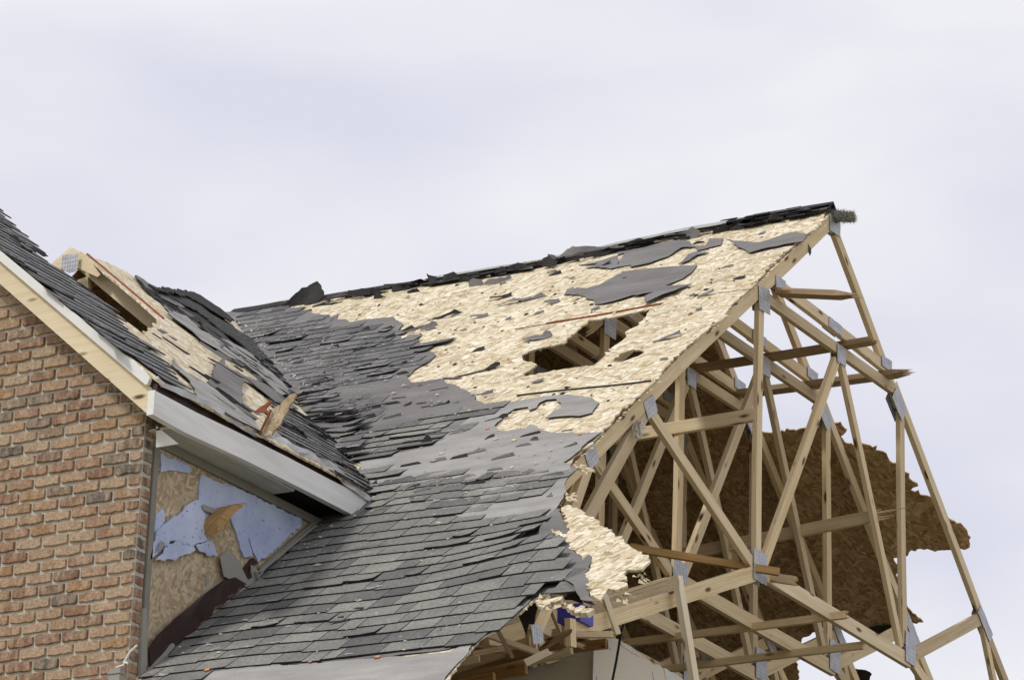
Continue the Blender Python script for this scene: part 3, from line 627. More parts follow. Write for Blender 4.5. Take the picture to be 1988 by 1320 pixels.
def make_truss(x, idx):
    mb = MB(); a = T0.px(1618, 432); d = Vector((0, -1, -S)).normalized()
    if idx: top = Vector((x-.019, -.03, H-.10-dip(x)*1.3)); low = top+d*8.3; xd = Vector((1, 0, 0)).cross(d); ([beam(mb, top, low, xd, .105, .038)] if idx != 2 else [beam(mb, top, top+d*1.78, xd, .105, .038, 0, .12), beam(mb, low, top+d*3.3, xd, .105, .038, 0, .12)])
    else:                                    # the end chord has bent away from the sheathing lower down
        q = [Vector((x-.019, y, H-S*abs(y)-o)) for y, o in ((0, .085), (-1.2, .098), (-2.4, .105), (-3.9, .165), (-5.4, .20))]
        for i in range(4): beam(mb, q[i], q[i+1]+(q[i+1]-q[i])*.004, Vector((1, 0, 0)).cross(d), .102, .038, seed=i)
    t = mb.build('roof_truss', 'lumber', house)
    tag(t, 'end roof truss standing bare in the open gable' if idx == 0 else None)
    rnd = random.Random(idx); lean = 0 if idx == 0 else rnd.uniform(-.01, .01)
    for (nm, p, q, wd) in MEM:
        if idx > 0 and nm == 'web' and p == (1775, 1285): pass
        if idx > 5 and nm == 'web' and q[0] > 1750: continue
        a, b = T0.px(*p), T0.px(*q); m2 = MB()
        nn = {'web': .0, 'top_chord': -.0, 'bottom_chord': 0}[nm]
        dx = rnd.uniform(-.002, .002)
        A = Vector((x-.019+dx, a[0], H+a[1])); B = Vector((x-.019-dx, b[0], H+b[1])); D = (B-A).normalized()
        beam(m2, A, B, Vector((1, 0, 0)).cross(D), wd*.92, .036 if nm == 'web' else .038, seed=idx*31+MEM.index((nm, p, q, wd)))
        o = m2.build(nm, 'lumber', None); o.parent = t
    for (px_, py_, wd, ht, rot) in PLT:
        if idx > 5: break
        wd *= .92; ht *= .9
        a = T0.px(px_, py_); r = R(rot+rnd.uniform(-3, 3)); m2 = MB(); c, s_ = math.cos(r), math.sin(r)
        fr = Frame((0, 0, 0), (0, c, s_), (0, -s_, c)); fr.O = Vector((x, a[0], H+a[1]))
        sheet(m2, fr, jag([(-wd/2, -ht/2), (wd/2, -ht/2), (wd/2, ht/2), (-wd/2, ht/2)], .002, .04, idx), [], .0075, .0105, .1, lambda u, v: .002*nz3(u*20, v*20, idx), raw=True)
        fr2 = fr.off(-.047)
        sheet(m2, fr2, [(-wd/2, -ht/2), (wd/2, -ht/2), (wd/2, ht/2), (-wd/2, ht/2)], [], -.001, .001, .1, None, raw=True)
        o = m2.build('nail_plate', 'steel', None); o.parent = t
    return t
for i in range(8): make_truss(-.61*i, i)

def ty(x, y): return T0.px(x, y)[0]
# lateral braces nailed across the webs
def brace(p, q, y, W=.089, T=.038, m='lumber', taper=0, lab=None, fr=None, flatw=False, name='cross_brace', par=house):
    fr = fr or YP(y); a = fr.px(*p); b = fr.px(*q); mb = MB(); A = fr.P(*a); B = fr.P(*b)
    beam(mb, A, B, Vector((0, 1, 0)) if flatw else Vector((0, 0, 1)), W, T, 0, taper)
    o = mb.build(name, m, par); return tag(o, lab) if lab else o
brace((1095, 865), (1466, 805), ty(1466, 805)+.05, lab='knotted brace crossing behind the centre web')
brace((1320, 720), (1690, 662), ty(1640, 668)+.06, m='old_wood', taper=.05, flatw=True, W=.10)
brace((1395, 770), (1735, 726), ty(1715, 728)+.06, m='old_wood', taper=.22, flatw=True, W=.12)
brace((1200, 1100), (1690, 1003), ty(1700, 1003)+.06, taper=.32, lab='brace split into two prongs at its end')
brace((1180, 1252), (1640, 1193), ty(1600, 1200)+.12, W=.052, taper=.05)
brace((1280, 1300), (1676, 1252), ty(1676, 1250)+.10, W=.052)
brace((1488, 1119), (1543, 1127), -1.0, W=.06, taper=.05)
brace((1511, 568), (1628, 573), ty(1513, 567), W=.11, T=.04, m='old_wood', taper=.22, flatw=True)['label'] = 'short snapped brace pointing out of the gable'

# loose timber (each lies or hangs by itself)
def loose(o, label, cat='board', group=None): return tag(o, label, cat, group)
loose(pbeam('loose_board', TP(.05), (1312, 1118), (1330, 1350), None, W=.078, T=.038, m='pine', d=.03, d2=.10), 'splintered stud hanging upright in front of the lower chord')
A_ = TP(-.62); B_ = TP(.12); a = A_.px(1222, 1062); b = B_.px(1512, 1110)
mb = MB(); beam(mb, A_.P(*a), B_.P(*b), Vector((0, 0, 1)), .05, .038, 0, 0); loose(mb.build('loose_board', 'tan_wood'), 'narrow brown board lying slantwise across the chord joint')

# ------------------------------------------------------------------ attic enclosure
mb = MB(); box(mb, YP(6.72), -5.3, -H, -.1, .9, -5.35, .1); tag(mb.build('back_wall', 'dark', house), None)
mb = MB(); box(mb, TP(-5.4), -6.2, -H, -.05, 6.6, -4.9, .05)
fr = TP(-5.4); sheet(mb, fr, [(-6.2, -4.9), (6.2, -4.9), (0, -.03)], [], -.05, .05, 2, raw=True); mb.build('light_block_wall', 'dark', house)  # hidden closing wall, added to keep the attic dark
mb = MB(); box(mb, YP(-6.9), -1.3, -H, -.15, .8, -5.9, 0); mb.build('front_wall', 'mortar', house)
mb = MB(); fr = Frame((0, 0, -4.62), (1, 0, 0), (0, 1, 0)); box(mb, fr, -5.3, -5.3, -.1, -1.1, 6.0, 0); mb.build('light_block_floor', 'dark', house)  # unseen slab added to block light from below and darken the attic
mb = MB(); fr = Frame((0, 0, -6.2), (1, 0, 0), (0, 1, 0)); box(mb, fr, -5.3, -6.6, -.1, .5, 6.6, 0); mb.build('light_block_floor', 'dark', house)  # unseen storey floor, put in to darken the inside as well

# plasterboard room corner and debris under the broken corner
XC = -.55
TC = TP(XC); cpt = TC.px(1157, 1262); yc = cpt[0]; YD = YP(yc)
plate('plasterboard_wall', YD, [(1157, 1258), (1157, 1420), (760, 1480), (900, 1340), (960, 1316), (1020, 1300), (1080, 1283), (1120, 1265)], 'drywall', house, -.013, 0, (.006, .04), step=.4)['label'] = 'beige plasterboard with a torn top edge'
plate('plasterboard_wall', TC, [(1158, 1400), (1158, 1255), (1165, 1235), (1185, 1232), (1200, 1240), (1222, 1252), (1250, 1275), (1280, 1290), (1300, 1302), (1330, 1325), (1330, 1400)], 'drywall', house, -.013, 0, (.008, .04), step=.4)['label'] = 'shaded plasterboard wall behind the cable'
plate('torn_paper', TC, [(1163, 1232), (1180, 1235), (1192, 1246), (1186, 1262), (1178, 1250)], 'gypsum', house, .001, .004, (.004, .03), step=.2)
plate('torn_paper', TC, [(1200, 1243), (1214, 1248), (1236, 1265), (1256, 1278), (1240, 1274), (1222, 1264), (1210, 1256)], 'gypsum', house, .001, .004, (.004, .03), step=.2)
plate('torn_paper', TC, [(1288, 1296), (1305, 1304), (1330, 1322), (1330, 1345), (1300, 1345), (1292, 1315)], 'gypsum', house, .001, .004, (.004, .03), step=.2)
plate('torn_paper', TC, [(1266, 1303), (1274, 1306), (1276, 1322), (1268, 1318)], 'gypsum', house, .001, .004, (.004, .03), step=.2)
plate('torn_paper', YD, [(1025, 1303), (1040, 1297), (1085, 1287), (1120, 1270), (1128, 1262), (1112, 1280), (1078, 1294), (1040, 1308)], 'gypsum', house, .001, .006, (.004, .03), step=.2)
mb = MB(); a = TC.px(1155, 1262); b = TC.px(1153, 1360)
box(mb, TC, a[0]-.03, b[1], .002, a[0]+.03, a[1], .008); mb.build('corner_bead', 'gypsum', house)
for (p, q, y, W, m_, nm) in (((985, 1272), (1178, 1249), yc-.10, .060, 'tan_wood', 0), ((900, 1300), (1090, 1262), yc-.02, .10, 'old_wood', 0), ((960, 1302), (1110, 1262), yc-.22, .045, 'pine', 0), ((760, 1345), (1022, 1296), yc-.30, .08, 'tan_wood', 0), ((870, 1290), (1030, 1238), yc-.05, .15, 'lumber', 0), ((930, 1248), (1125, 1215), yc+.3, .14, 'lumber', 0), ((925, 1240), (1110, 1190), yc+.6, .14, 'lumber', 0), ((880, 1335), (960, 1318), yc-.42, .09, 'tan_wood', 0)):
    brace(p, q, y, W, .04, m_, name='wall_framing')
for (p, q, x, W) in (((1068, 1168), (1040, 1232), .05, .10), ((1052, 1180), (1047, 1262), -.3, .09), ((1112, 1200), (1114, 1255), .06, .07), ((1100, 1190), (1108, 1250), -.2, .05)):
    pbeam('wall_framing', TP(x), p, q, house, W=W)
plate('nail_plate', TP(.08), c800([(760, 965), (825, 960), (840, 1080), (775, 1090)]), 'steel', house, 0, .003, None, step=.2)
plate('roof_truss_heel', TP(-.1), [(1180, 1170), (1330, 1128), (1330, 1150), (1190, 1190)], 'lumber', house, -.038, 0, None, step=.4)
pbeam('wall_framing', TP(-.30), (1125, 1200), (1310, 1140), house, W=.12)
rt = random.Random(12)
for i in range(20):
    x, y = rt.uniform(920, 1110), 0; y = 1292-(x-930)*.36+rt.uniform(-26, 22); a = TP(rt.uniform(-.5, .05)).px(x, y); X0 = rt.uniform(-.5, .08)
    A = Vector((X0, a[0], H+a[1])); d = Vector((rt.uniform(-1, 1)*.8, rt.uniform(-.9, .9), rt.uniform(-.5, .9))).normalized()*rt.uniform(.12, .38)
    mb = MB(); beam(mb, A, A+d, Vector((.2, .3, 1)), rt.uniform(.015, .05), rt.uniform(.008, .03), 0, rt.uniform(.03, .09), seed=i); mb.build('broken_framing', rt.choice(('pine', 'lumber', 'sliver', 'old_wood')), house)
# blue crate
bx = TP(.03); mb = MB(); a = bx.px(1125, 1200); b = bx.px(1160, 1178)
u0, v0 = bx.px(1126, 1203); fr = bx
u1, v1 = bx.px(1163, 1198)
box(mb, fr, u0, v0, -.16, u0+.17, v0+.011, 0); box(mb, fr, u0, v0+.013, -.16, u0+.012, v0+.10, 0); box(mb, fr, u0+.158, v0+.013, -.16, u0+.17, v0+.10, 0)
box(mb, fr, u0+.013, v0+.013, -.012, u0+.157, v0+.09, 0); box(mb, fr, u0+.013, v0+.013, -.16, u0+.157, v0+.09, -.148); box(mb, fr, u0+.10, v0+.012, -.146, u0+.108, v0+.085, -.014)
box(mb, fr, u0+.003, v0+.1015, -.16, u0+.167, v0+.108, .006)
tag(mb.build('storage_crate', 'bluebox'), 'small blue plastic crate on the chord under the broken roof corner', 'crate')
# cable
def tube(mb, pts, r, m=0, k=6):
    pts = [Vector(p) for p in pts]; rings = []
    for i, p in enumerate(pts):
        d = (pts[min(i+1, len(pts)-1)]-pts[max(i-1, 0)]).normalized(); a = d.cross(Vector((.3, .5, .8))).normalized(); b = d.cross(a)
        rings.append([p+a*r*math.cos(6.283*j/k)+b*r*math.sin(6.283*j/k) for j in range(k)])
    for i in range(len(pts)-1):
        for j in range(k):
            q = (j+1) % k; mb.add([rings[i][j], rings[i][q], rings[i+1][q], rings[i+1][j]], [(0, 1, 2, 3)], [[(0, 0), (.01, 0), (.01, .1), (0, .1)]], m)
    mb.add(rings[0], [tuple(range(k))[::-1]], [[(0, 0)]*k], m); mb.add(rings[-1], [tuple(range(k))], [[(0, 0)]*k], m)
def pxpath(fr, L, n=0): return [fr.P(*fr.px(*p), n) for p in L]
mb = MB(); tube(mb, pxpath(TP(-.3), [(1212, 1208), (1206, 1225), (1202, 1250), (1196, 1285), (1188, 1325), (1180, 1370)]), .009); tag(mb.build('electric_cable', 'black'), 'thick black cable hanging in front of the plasterboard wall', 'cable')
# rag
mb = MB(); rr = random.Random(8)
frr = TP(.02); c = frr.px(1232, 828)
for k in range(3):
    sheet(mb, frr, jag([(c[0]-.04+k*.015, c[1]-.03), (c[0]-.01, c[1]-.09), (c[0]+.02, c[1]-.02), (c[0]+.035, c[1]+.03), (c[0]+.01, c[1]+.045), (c[0]-.025, c[1]+.01)], .012, .02, k), [], .01+.02*k, .016+.02*k, .02, lambda u, v: .03*nz3(u*20, v*20, k), raw=True)
tag(mb.build('torn_rag', 'rag'), 'crumpled grey rag caught on the slanting web', 'rag')
# splinters along the torn deck edges
mb = MB(); edge = MS.pts(UL[1:34])
for i in range(150):
    k = rn.randrange(len(edge)-1); f = rn.random(); a = Vector(edge[k]).lerp(Vector(edge[k+1]), f)
    n0 = rn.uniform(-.010, .002)+sag(*a); d = MS.e1*rn.uniform(.008, .028)+MS.e2*rn.uniform(-.02, .02)+MS.n*rn.uniform(-.012, .01)
    c = MS.P(a.x, a.y, n0); q = MS.e2*rn.uniform(.003, .010); t_ = MS.n*.0025
    mb.add([c-q, c+q, c+d, c-q-t_, c+q-t_], [(0, 2, 1), (3, 4, 2), (0, 3, 2), (1, 2, 4)], [[(0, 0), (.02, 0), (.01, .05)]]*4)
for (cx, cy, k_, sp) in ((1105, 960, 12, 10), (1060, 1160, 10, 22), (1240, 1112, 10, 12), (1125, 905, 10, 16), (1205, 1150, 9, 16)):
    for i in range(k_):
        a = FLP.px(cx+rn.uniform(-sp, sp), cy+rn.uniform(-sp, sp)*.5); d = Vector((rn.uniform(.01, .06), rn.uniform(-.02, .02), rn.uniform(-.03, .005)))
        c = FLP.P(*a, rn.uniform(-.04, 0)); q = Vector((.001, .002, rn.uniform(.006, .013))); t_ = Vector((.004, -.003, 0))
        mb.add([c-q, c+q, c+d, c-q-t_, c+q-t_], [(0, 2, 1), (3, 4, 2), (0, 3, 2), (1, 2, 4)], [[(0, 0), (.02, 0), (.01, .05)]]*4)
tag(mb.build('wood_splinters', 'sliver', house), 'pale splinters along the torn board edges', kind='stuff')

# ------------------------------------------------------------------ wing: brick gable
mb = MB(); BR = YP(YB); BCH, BL, MJ = .0735, .192, .0105
def rake_z(x): return -S*(x-WK)-.0
rb = random.Random(21)
zt, zb = -.3, -8.0
ncr = int((zt-zb)/BCH)
px0 = BR.px(293, 806)
def cutz(x): # underside of the rake board on the brick plane
    a = Vector(BR.px(0, 548)); b = Vector(BR.px(288, 800)); return a.y+(b.y-a.y)*(x-a.x)/(b.x-a.x)
XB = -1.405
def brick(mb, fr, u0, v0, u1, v1, depth, tone, rn, rev=False):
    j = lambda s=.0026: rn.gauss(0, s)
    bev = .006; u0 += MJ/2; u1 -= MJ/2; v0 += MJ/2; v1 -= MJ/2
    if u1-u0 < .02: return
    k = max(2, int((u1-u0)/.03)); top = []; bot = []
    for i in range(k+1):
        f = i/k; e = .004*(1 if i in (0, k) else 0)
        top.append((u0+(u1-u0)*f, v1-e+j())); bot.append((u0+(u1-u0)*f, v0+e+j()))
    P = []; d = depth+j(.0015)
    for i in range(k+1):
        f = i/k; iu = bev if i == 0 else (-bev if i == k else 0)
        P += [fr.P(bot[i][0], bot[i][1], d-.018), fr.P(bot[i][0]+iu, bot[i][1]+bev, d+j(.0007)), fr.P(top[i][0]+iu, top[i][1]-bev, d+j(.0007)), fr.P(top[i][0], top[i][1], d-.018)]
    base = len(mb.v); mb.v += [tuple(p) for p in P]; ru = rn.uniform(0, 50); rv = rn.uniform(0, 50)
    def put(ids, uv): mb.f.append([base+q for q in ids]); mb.uv.append([(ru+a-u0, rv+b-v0) for a, b in uv]); mb.m.append(0); mb.t.append(tone)
    for i in range(k):
        a = i*4; b = a+4; ub, ut = bot[i], top[i]; vb, vt = bot[i+1], top[i+1]
        put((a, b, b+1, a+1), [ub, vb, (vb[0], vb[1]+bev), (ub[0], ub[1]+bev)])
        put((a+1, b+1, b+2, a+2), [(ub[0], ub[1]+bev), (vb[0], vb[1]+bev), (vt[0], vt[1]-bev), (ut[0], ut[1]-bev)])
        put((a+2, b+2, b+3, a+3), [(ut[0], ut[1]-bev), (vt[0], vt[1]-bev), vt, ut])
    put((0, 1, 2, 3), [bot[0], bot[0], top[0], top[0]]); e = k*4; put((e+3, e+2, e+1, e), [top[k], top[k], bot[k], bot[k]])
for r_ in range(ncr):
    v0 = zb+r_*BCH; x = XB; half = r_ % 2
    first = True
    while x > -4.2:
        L_ = (BL if not (first and half) else BL*.5); first = False
        u0 = x-L_
        if v0+BCH*.2 < cutz(u0+L_*.3):
            zz = (rb.random()**1.0)
            tone = zz if zz > .12 or rb.random() < .6 else rb.uniform(.2, .8)
            brick(mb, BR, u0, v0, x, v0+BCH, .014, tone, rb)
        x -= L_
    # return of the corner: brick ends and stretchers facing the side
    SR = TP(XB); 
    if v0 < -3.40: brick(mb, SR, YB-.0-.001, v0, YB+.095+(0 if half else 0), v0+BCH, .004, rb.uniform(0, .45), rb)
mo = []
mb2 = MB(); sheet(mb2, BR, [(-9.3, -8.0), (XB-.004, -8.0), (XB-.004, cutz(XB)+.02), (WK, cutz(WK)), (-9.3, cutz(XB)+.02)], [], -.09, 0, 3, raw=True)
mo = mb2.build('brick_wall', 'mortar', house); tag(mo, 'tan and red brick gable wall')
bo_ = mb.build('brickwork', 'brick', None); bo_.parent = mo
mb2 = MB(); box(mb2, BR, -9.3, -H, -.09, XB-.004, -8.0, 0); mb2.build('lower_wall', 'brick', house)

# rake board, drip trim, fascia, soffit
RK = YP(YR)
plate('rake_board', RK, [(-330, 200), (0, 503), (288, 748), (297, 757), (296, 807), (282, 800), (0, 551), (-330, 250)], 'pine', house, -.02, 0, None, step=.5)['label'] = 'bare pine rake board with nail holes'
plate('drip_trim', RK, [(-330, 184), (0, 486), (150, 611), (288, 725), (296, 737), (292, 748), (288, 750), (0, 505), (-330, 203)], 'white', house, .001, .03, None, step=.5)['label'] = 'white drip trim along the rake'
FS = TP(XF)
fa, fb = FS.px(303, 759), FS.px(722, 974); fc, fd = FS.px(297, 804), FS.px(692, 1003)
mb = MB(); bm_ = [(303, 759), (380, 800), (460, 838), (560, 888), (640, 930), (700, 960), (722, 974), (692, 1003), (600, 955), (470, 890), (360, 840), (297, 804)]
o = plate('gutter_fascia', FS, bm_, 'alu', house, -.045, 0, None, step=.15, fn=lambda u, v: .004*nz3(u*2, v*9, 1)); tag(o, 'dented pale grey fascia under the wing eave')
mb = MB(); ya = fa[0]; fy = FS.P(*fa); 
fr = YP(ya-.004); p0 = fr.px(301, 757); box(mb, fr, XF-.047, fc[1], 0, XF-.001, fa[1]+.004, .006); mb.build('end_cap', 'white', house)
dr = [(306, 736), (317, 750), (341, 762), (371, 774), (402, 788), (432, 806), (444, 818), (473, 834), (502, 848), (531, 852), (568, 873), (606, 892), (645, 913), (669, 940), (720, 977)]
up = [(307, 730), (319, 742), (345, 752), (372, 764), (405, 778), (436, 796), (450, 808), (476, 824), (504, 836), (535, 836), (572, 861), (610, 881), (650, 902), (676, 927), (726, 971)]
plate('drip_edge', TP(XF+.01), dr+up[::-1], 'alu_bent', house, -.003, .003, (.003, .06), step=.05, fn=lambda u, v: .03*nz3(u*7, v*12, 4), smooth=False)['label'] = 'crumpled metal drip edge peeling off the eave'
plate('sub_fascia', TP(XF-.03), [(306, 745), (722, 960), (722, 985), (300, 790)], 'brownfl', house, -.03, 0, None, step=1)
zs = -3.478
frs = Frame((0, 0, zs), (1, 0, 0), (0, 1, 0)); mb = MB(); box(mb, frs, XW+.002, -6.32, 0, XF-.046, -5.02, .012); 
tag(mb.build('soffit', 'cream', house), 'cream soffit under the wing eave')
mb = MB(); box(mb, frs, XW-.25, -5.02, .05, XF-.05, -2.4, .06); mb.build('eave_shade_board', 'eave_shade', house)  # dark board added in place of the deep shade behind the fascia
plate('soffit_end', YP(-6.32), [(303, 826), (303, 868), (345, 861)], 'white', house, -.012, 0, None, step=.3)
mb = MB(); box(mb, TP(XW), -6.2, zs-.055, .001, -4.3, zs-.002, .02); mb.build('frieze_trim', 'taupe', house)

# side wall with boards and insulation
SW = TP(XW)
mb = MB(); sheet(mb, SW, [(-6.24, -9), (-6.24, zs), (-3.0, zs), (-3.0, -9)], [], -.012, 0, .6, raw=True); sw = mb.build('side_wall', 'osb_wall', house); tag(sw, 'strand board side wall of the wing')
def c260(L): return [(260+x/4.4, 860+y/4.4) for x, y in L]
def foam(L, n0=.001, n1=.012, m='foam', nm='insulation_board', jg=(.006, .03), fn=None, seed=1, step=.15):
    o = plate(nm, SW, L, m, None, n0, n1, jg, step=step, fn=fn, seed=seed); o.parent = sw; return o
foam(c260([(215, 90), (520, 230), (450, 255), (380, 245), (300, 235), (215, 250)]))
foam(c260([(560, 270), (900, 400), (1420, 650), (1420, 700), (1250, 850), (1100, 985), (1050, 1020), (990, 880), (960, 800), (1000, 960), (930, 980), (870, 800), (800, 600), (730, 640), (660, 760), (590, 700), (570, 600), (540, 480), (545, 430), (550, 330)]), seed=2)
foam(c260([(175, 600), (230, 560), (250, 600), (250, 670), (200, 740), (160, 760)]), seed=3)
foam(c260([(110, 1010), (130, 900), (160, 770), (270, 670), (480, 500), (540, 490), (560, 560), (590, 700), (600, 830), (560, 850), (480, 880), (330, 830), (230, 880)]), .013, .025, seed=4)
foam(c260([(140, 1005), (230, 880), (330, 830), (480, 880), (495, 915), (400, 960), (260, 995)]), .026, .034, seed=5, fn=lambda u, v: .02*nz3(u*4, v*4, 2))
foam(c260([(480, 880), (600, 832), (650, 860), (690, 970), (600, 960), (520, 925)]), .026, .034, seed=6, fn=lambda u, v: .03*nz3(u*4, v*4, 5))
foam(c260([(695, 975), (738, 932), (800, 950), (878, 1028), (888, 1082), (935, 1175), (972, 1152), (958, 1042), (1028, 1098), (1022, 1180), (925, 1232), (730, 1142)]), .03, .034, 'siding', 'siding_scrap', (.001, .3), seed=7)['label'] = 'bent taupe siding scrap at the roof line'
foam(c260([(540, 540), (560, 530), (670, 570), (650, 610), (560, 580)]), .03, .034, 'siding', 'siding_scrap', (.001, .1), seed=9)
foam(c260([(140, 940), (180, 840), (215, 860), (190, 910)]), .04, .044, 'siding', 'siding_scrap', (.001, .1), seed=10)
foam(c260([(600, 1120), (640, 1090), (640, 1180), (610, 1230)]), .002, .004, 'siding', 'siding_scrap', seed=11)
foam(c260([(890, 1080), (1000, 980), (1050, 1030), (975, 1050), (960, 1150), (935, 1170)]), .004, .02, 'brownfl', 'siding_scrap', seed=12)
# corner trim, stepped brown flashing, channel along the roof line
plate('corner_trim', TP(XW+.015), [(299, 866), (308, 868), (292, 1100), (283, 1240), (275, 1330), (268, 1330), (276, 1200), (288, 1020)], 'taupe', house, -.02, .01, None, step=.4)['label'] = 'taupe corner post beside the brick'
plate('corner_trim', TP(XW+.03), [(277, 1180), (284, 1180), (285, 1290), (276, 1312), (272, 1310)], 'siding', house, -.02, .005, None, step=.4)
fl = [(288, 1258), (300, 1235), (345, 1195), (400, 1150), (428, 1128), (455, 1120), (475, 1134), (462, 1140), (457, 1152), (440, 1155), (434, 1170), (416, 1177), (409, 1197), (388, 1208), (380, 1230), (353, 1240), (345, 1260), (320, 1270), (312, 1290), (292, 1304)]
o = plate('step_flashing', TP(XW+.03), fl, 'brownfl', house, 0, .006, (.001, .3), step=.1, fn=lambda u, v: .010*math.floor((u*7) % 2)); tag(o, 'dark brown stepped flashing')
for p, q, m_, wd, dd in (((498, 1106), (604, 1014), 'taupe', .022, .03), ((492, 1112), (600, 1022), 'siding', .012, .05), ((270, 1312), (322, 1253), 'siding', .022, .06)):
    pbeam('roof_channel', SW, p, q, house, W=wd, T=.02, m=m_, d=dd)
# board poking out of the wall
mb = MB(); P0 = SW.P(*SW.px(396, 1030), 0)
fr = TP(XW+.02)
o = plate('broken_board', fr, c260([(590, 700), (600, 660), (640, 620), (680, 575), (720, 550), (780, 540), (830, 525), (815, 555), (770, 590), (740, 610), (650, 720), (600, 790)]), 'tan_wood', None, 0, .10, (.002, .05), step=.2)
loose(o, 'short ochre board punched out through the blue insulation')
mb = MB(); tube(mb, pxpath(TP(XW+.05), [(496, 1108), (502, 1122), (508, 1135), (511, 1150)]), .008); o = mb.build('bent_wire', 'siding'); tag(o, 'bent grey wire at the foot of the roof channel', 'wire')
mb = MB(); tube(mb, pxpath(YP(YB-.03), [(266, 1252), (252, 1265), (243, 1280), (240, 1290), (226, 1295), (224, 1305), (221, 1318), (220, 1340)]), .006)
tube(mb, pxpath(YP(YB-.03), [(240, 1284), (248, 1287)]), .006); tag(mb.build('sagging_wire', 'white'), 'thin white wire drooping from the lower brick corner', 'wire')
mb = MB(); fr = YP(YB-.02); a = fr.px(222, 1302); b = fr.px(243, 1300); box(mb, fr, a[0], -8, 0, b[0], a[1], .05)
box(mb, fr, a[0]-.006, a[1]-.03, -.002, b[0]+.006, a[1]-.018, .056); box(mb, fr, a[0]-.006, a[1]-.75, -.002, b[0]+.006, a[1]-.73, .056)
mb.build('downspout', 'siding', house)

# ------------------------------------------------------------------ wing roof
def wrip(u, v): return .003*nz3(u*3, v*3, 2)
WD = [(303, 750), (200, 664), (100, 580), (0, 497), (-330, 195), (-330, 130), (0, 425), (15, 438), (45, 462), (75, 496), (108, 518), (151, 547), (192, 584), (207, 594), (222, 605), (279, 650), (290, 638), (312, 622), (245, 565), (200, 527), (169, 497), (205, 508), (240, 524), (265, 541), (310, 565), (362, 575), (400, 592), (448, 616), (505, 680), (545, 725), (580, 768), (600, 800), (660, 890), (724, 968), (600, 900), (500, 845), (400, 792), (330, 758)]
wo = jag(WS.pts(WD), .010, .05, 15)
mb = MB(); sheet(mb, WS, wo, [], -.012, 0, .15, wrip, raw=True, mu=1); tag(mb.build('roof_deck', ['osb', 'osb_aged_shaded'], house), 'bare sheathing of the wing roof')  # wing underside gets the same darkened board colour
strip('board_edge', (169, 495), (316, 619), WS, .02, 'red', house, -.014, .012, 'red sealed edge of the wing sheathing')
def c220(L): return [(220+x/6.6, 530+y/6.6) for x, y in L]
def c220b(L): return [(220+x/6.6, 680+y/6.6) for x, y in L]
def c420(L): return [(420+x/3.772, 640+y/3.772) for x, y in L]
def wfelt(L, m='felt_light', h=.004, amp=.012, seed=1, lab=None, jg=(.006, .05)):
    o = plate('roof_felt', WS, L, [m, 'edge'], house, h-.002, h+.004, me=1, jg=jg, step=.10, seed=seed, fn=lambda u, v: abs(nz3(u*2.4, v*5, seed))*amp+.001); return tag(o, lab) if lab else o
wfelt(c220([(300, 60), (480, 180), (600, 250), (720, 320), (960, 520), (1090, 580), (1000, 610), (900, 570), (720, 530), (640, 440), (560, 300), (420, 210)]), seed=3)
wfelt(c220([(680, 560), (760, 540), (920, 590), (1000, 680), (1100, 770), (1290, 850), (1500, 930), (1680, 1030)])+[(500, 708), (548, 752), (560, 775), (540, 772), (512, 745)]+c220([(1650, 1190), (1470, 1120), (1300, 1010), (1110, 900), (990, 790), (850, 690)]), seed=4, h=.02)
wfelt(c420([(-30, 300), (0, 250), (40, 232), (60, 300), (130, 320), (195, 368), (180, 450), (170, 565), (90, 510), (0, 465), (-80, 400)]), 'felt', .012, .03, seed=5, lab='dark felt sheet sagging on the wing')
wfelt(c220b([(720, 210), (760, 140), (900, 300), (1080, 390), (1260, 520), (1420, 640), (1600, 790), (1800, 950), (1900, 1100), (1700, 1010), (1450, 860), (1200, 690), (1050, 640), (960, 430)]), seed=6, h=.012)
wfelt([(400, 700), (430, 715), (470, 735), (510, 752), (545, 775), (575, 800), (560, 800), (530, 785), (480, 745)], seed=7, h=.02, m='felt')
# dark blanket curled up along the wing ridge and down the valley
BK = WS.off(.03)
o = None
for k, (hh, m_, L_) in enumerate((
        (.012, 'felt_dark', [(262, 537), (275, 545), (300, 562), (330, 575), (365, 598), (400, 622), (430, 645), (470, 678), (520, 715), (560, 752), (548, 758), (500, 722), (455, 688), (410, 655), (375, 628), (335, 598), (300, 578), (280, 562)]),
        (.030, 'blanket', [(305, 562), (335, 568), (365, 574), (395, 590), (425, 612), (450, 632), (480, 660), (515, 696), (505, 700), (468, 668), (430, 640), (395, 612), (350, 588)]),
        (.050, 'felt_dark', [(288, 553), (318, 560), (345, 562), (372, 567), (400, 580), (432, 604), (452, 619), (448, 626), (425, 612), (395, 592), (368, 577), (335, 570), (305, 564)]),
        (.020, 'felt', [(262, 537), (266, 534), (285, 548), (310, 562), (345, 585), (360, 600), (340, 595), (300, 572), (280, 556)]),
        (.022, 'blanket', [(380, 618), (420, 640), (465, 676), (510, 716), (550, 752), (575, 775), (560, 770), (520, 740), (475, 704), (430, 668), (395, 640)]))):
    o = plate('torn_flap', WS.off(hh), L_, [m_, 'edge'], house, -.006, .004, (.008, .04), step=.05, me=1, seed=50+k, fn=lambda u, v, k=k: .016*nz3(u*2.5, v*6, 9+k)+.008*nz3(u*12, v*12, 3+k))
tag(o, 'black torn roofing blanket curling over the wing ridge')
tag(shingles('shingle_courses', WS, [[(300, 748), (200, 662), (100, 578), (0, 493), (-330, 190), (-330, 120), (0, 420), (15, 432), (60, 482), (100, 520), (150, 545), (200, 592), (245, 640), (300, 690), (350, 735), (330, 748)]], 'shingle_worn', seed=31, expo=.13, thick=.007, liftp=.3, lift=.014, wave=.05, scuff=.9, clip_prob=.05, wmin=.15, wmax=.35, base=.012, tones=(.1, 1), em='edge_grey'), 'battered shingle strip along the rake')
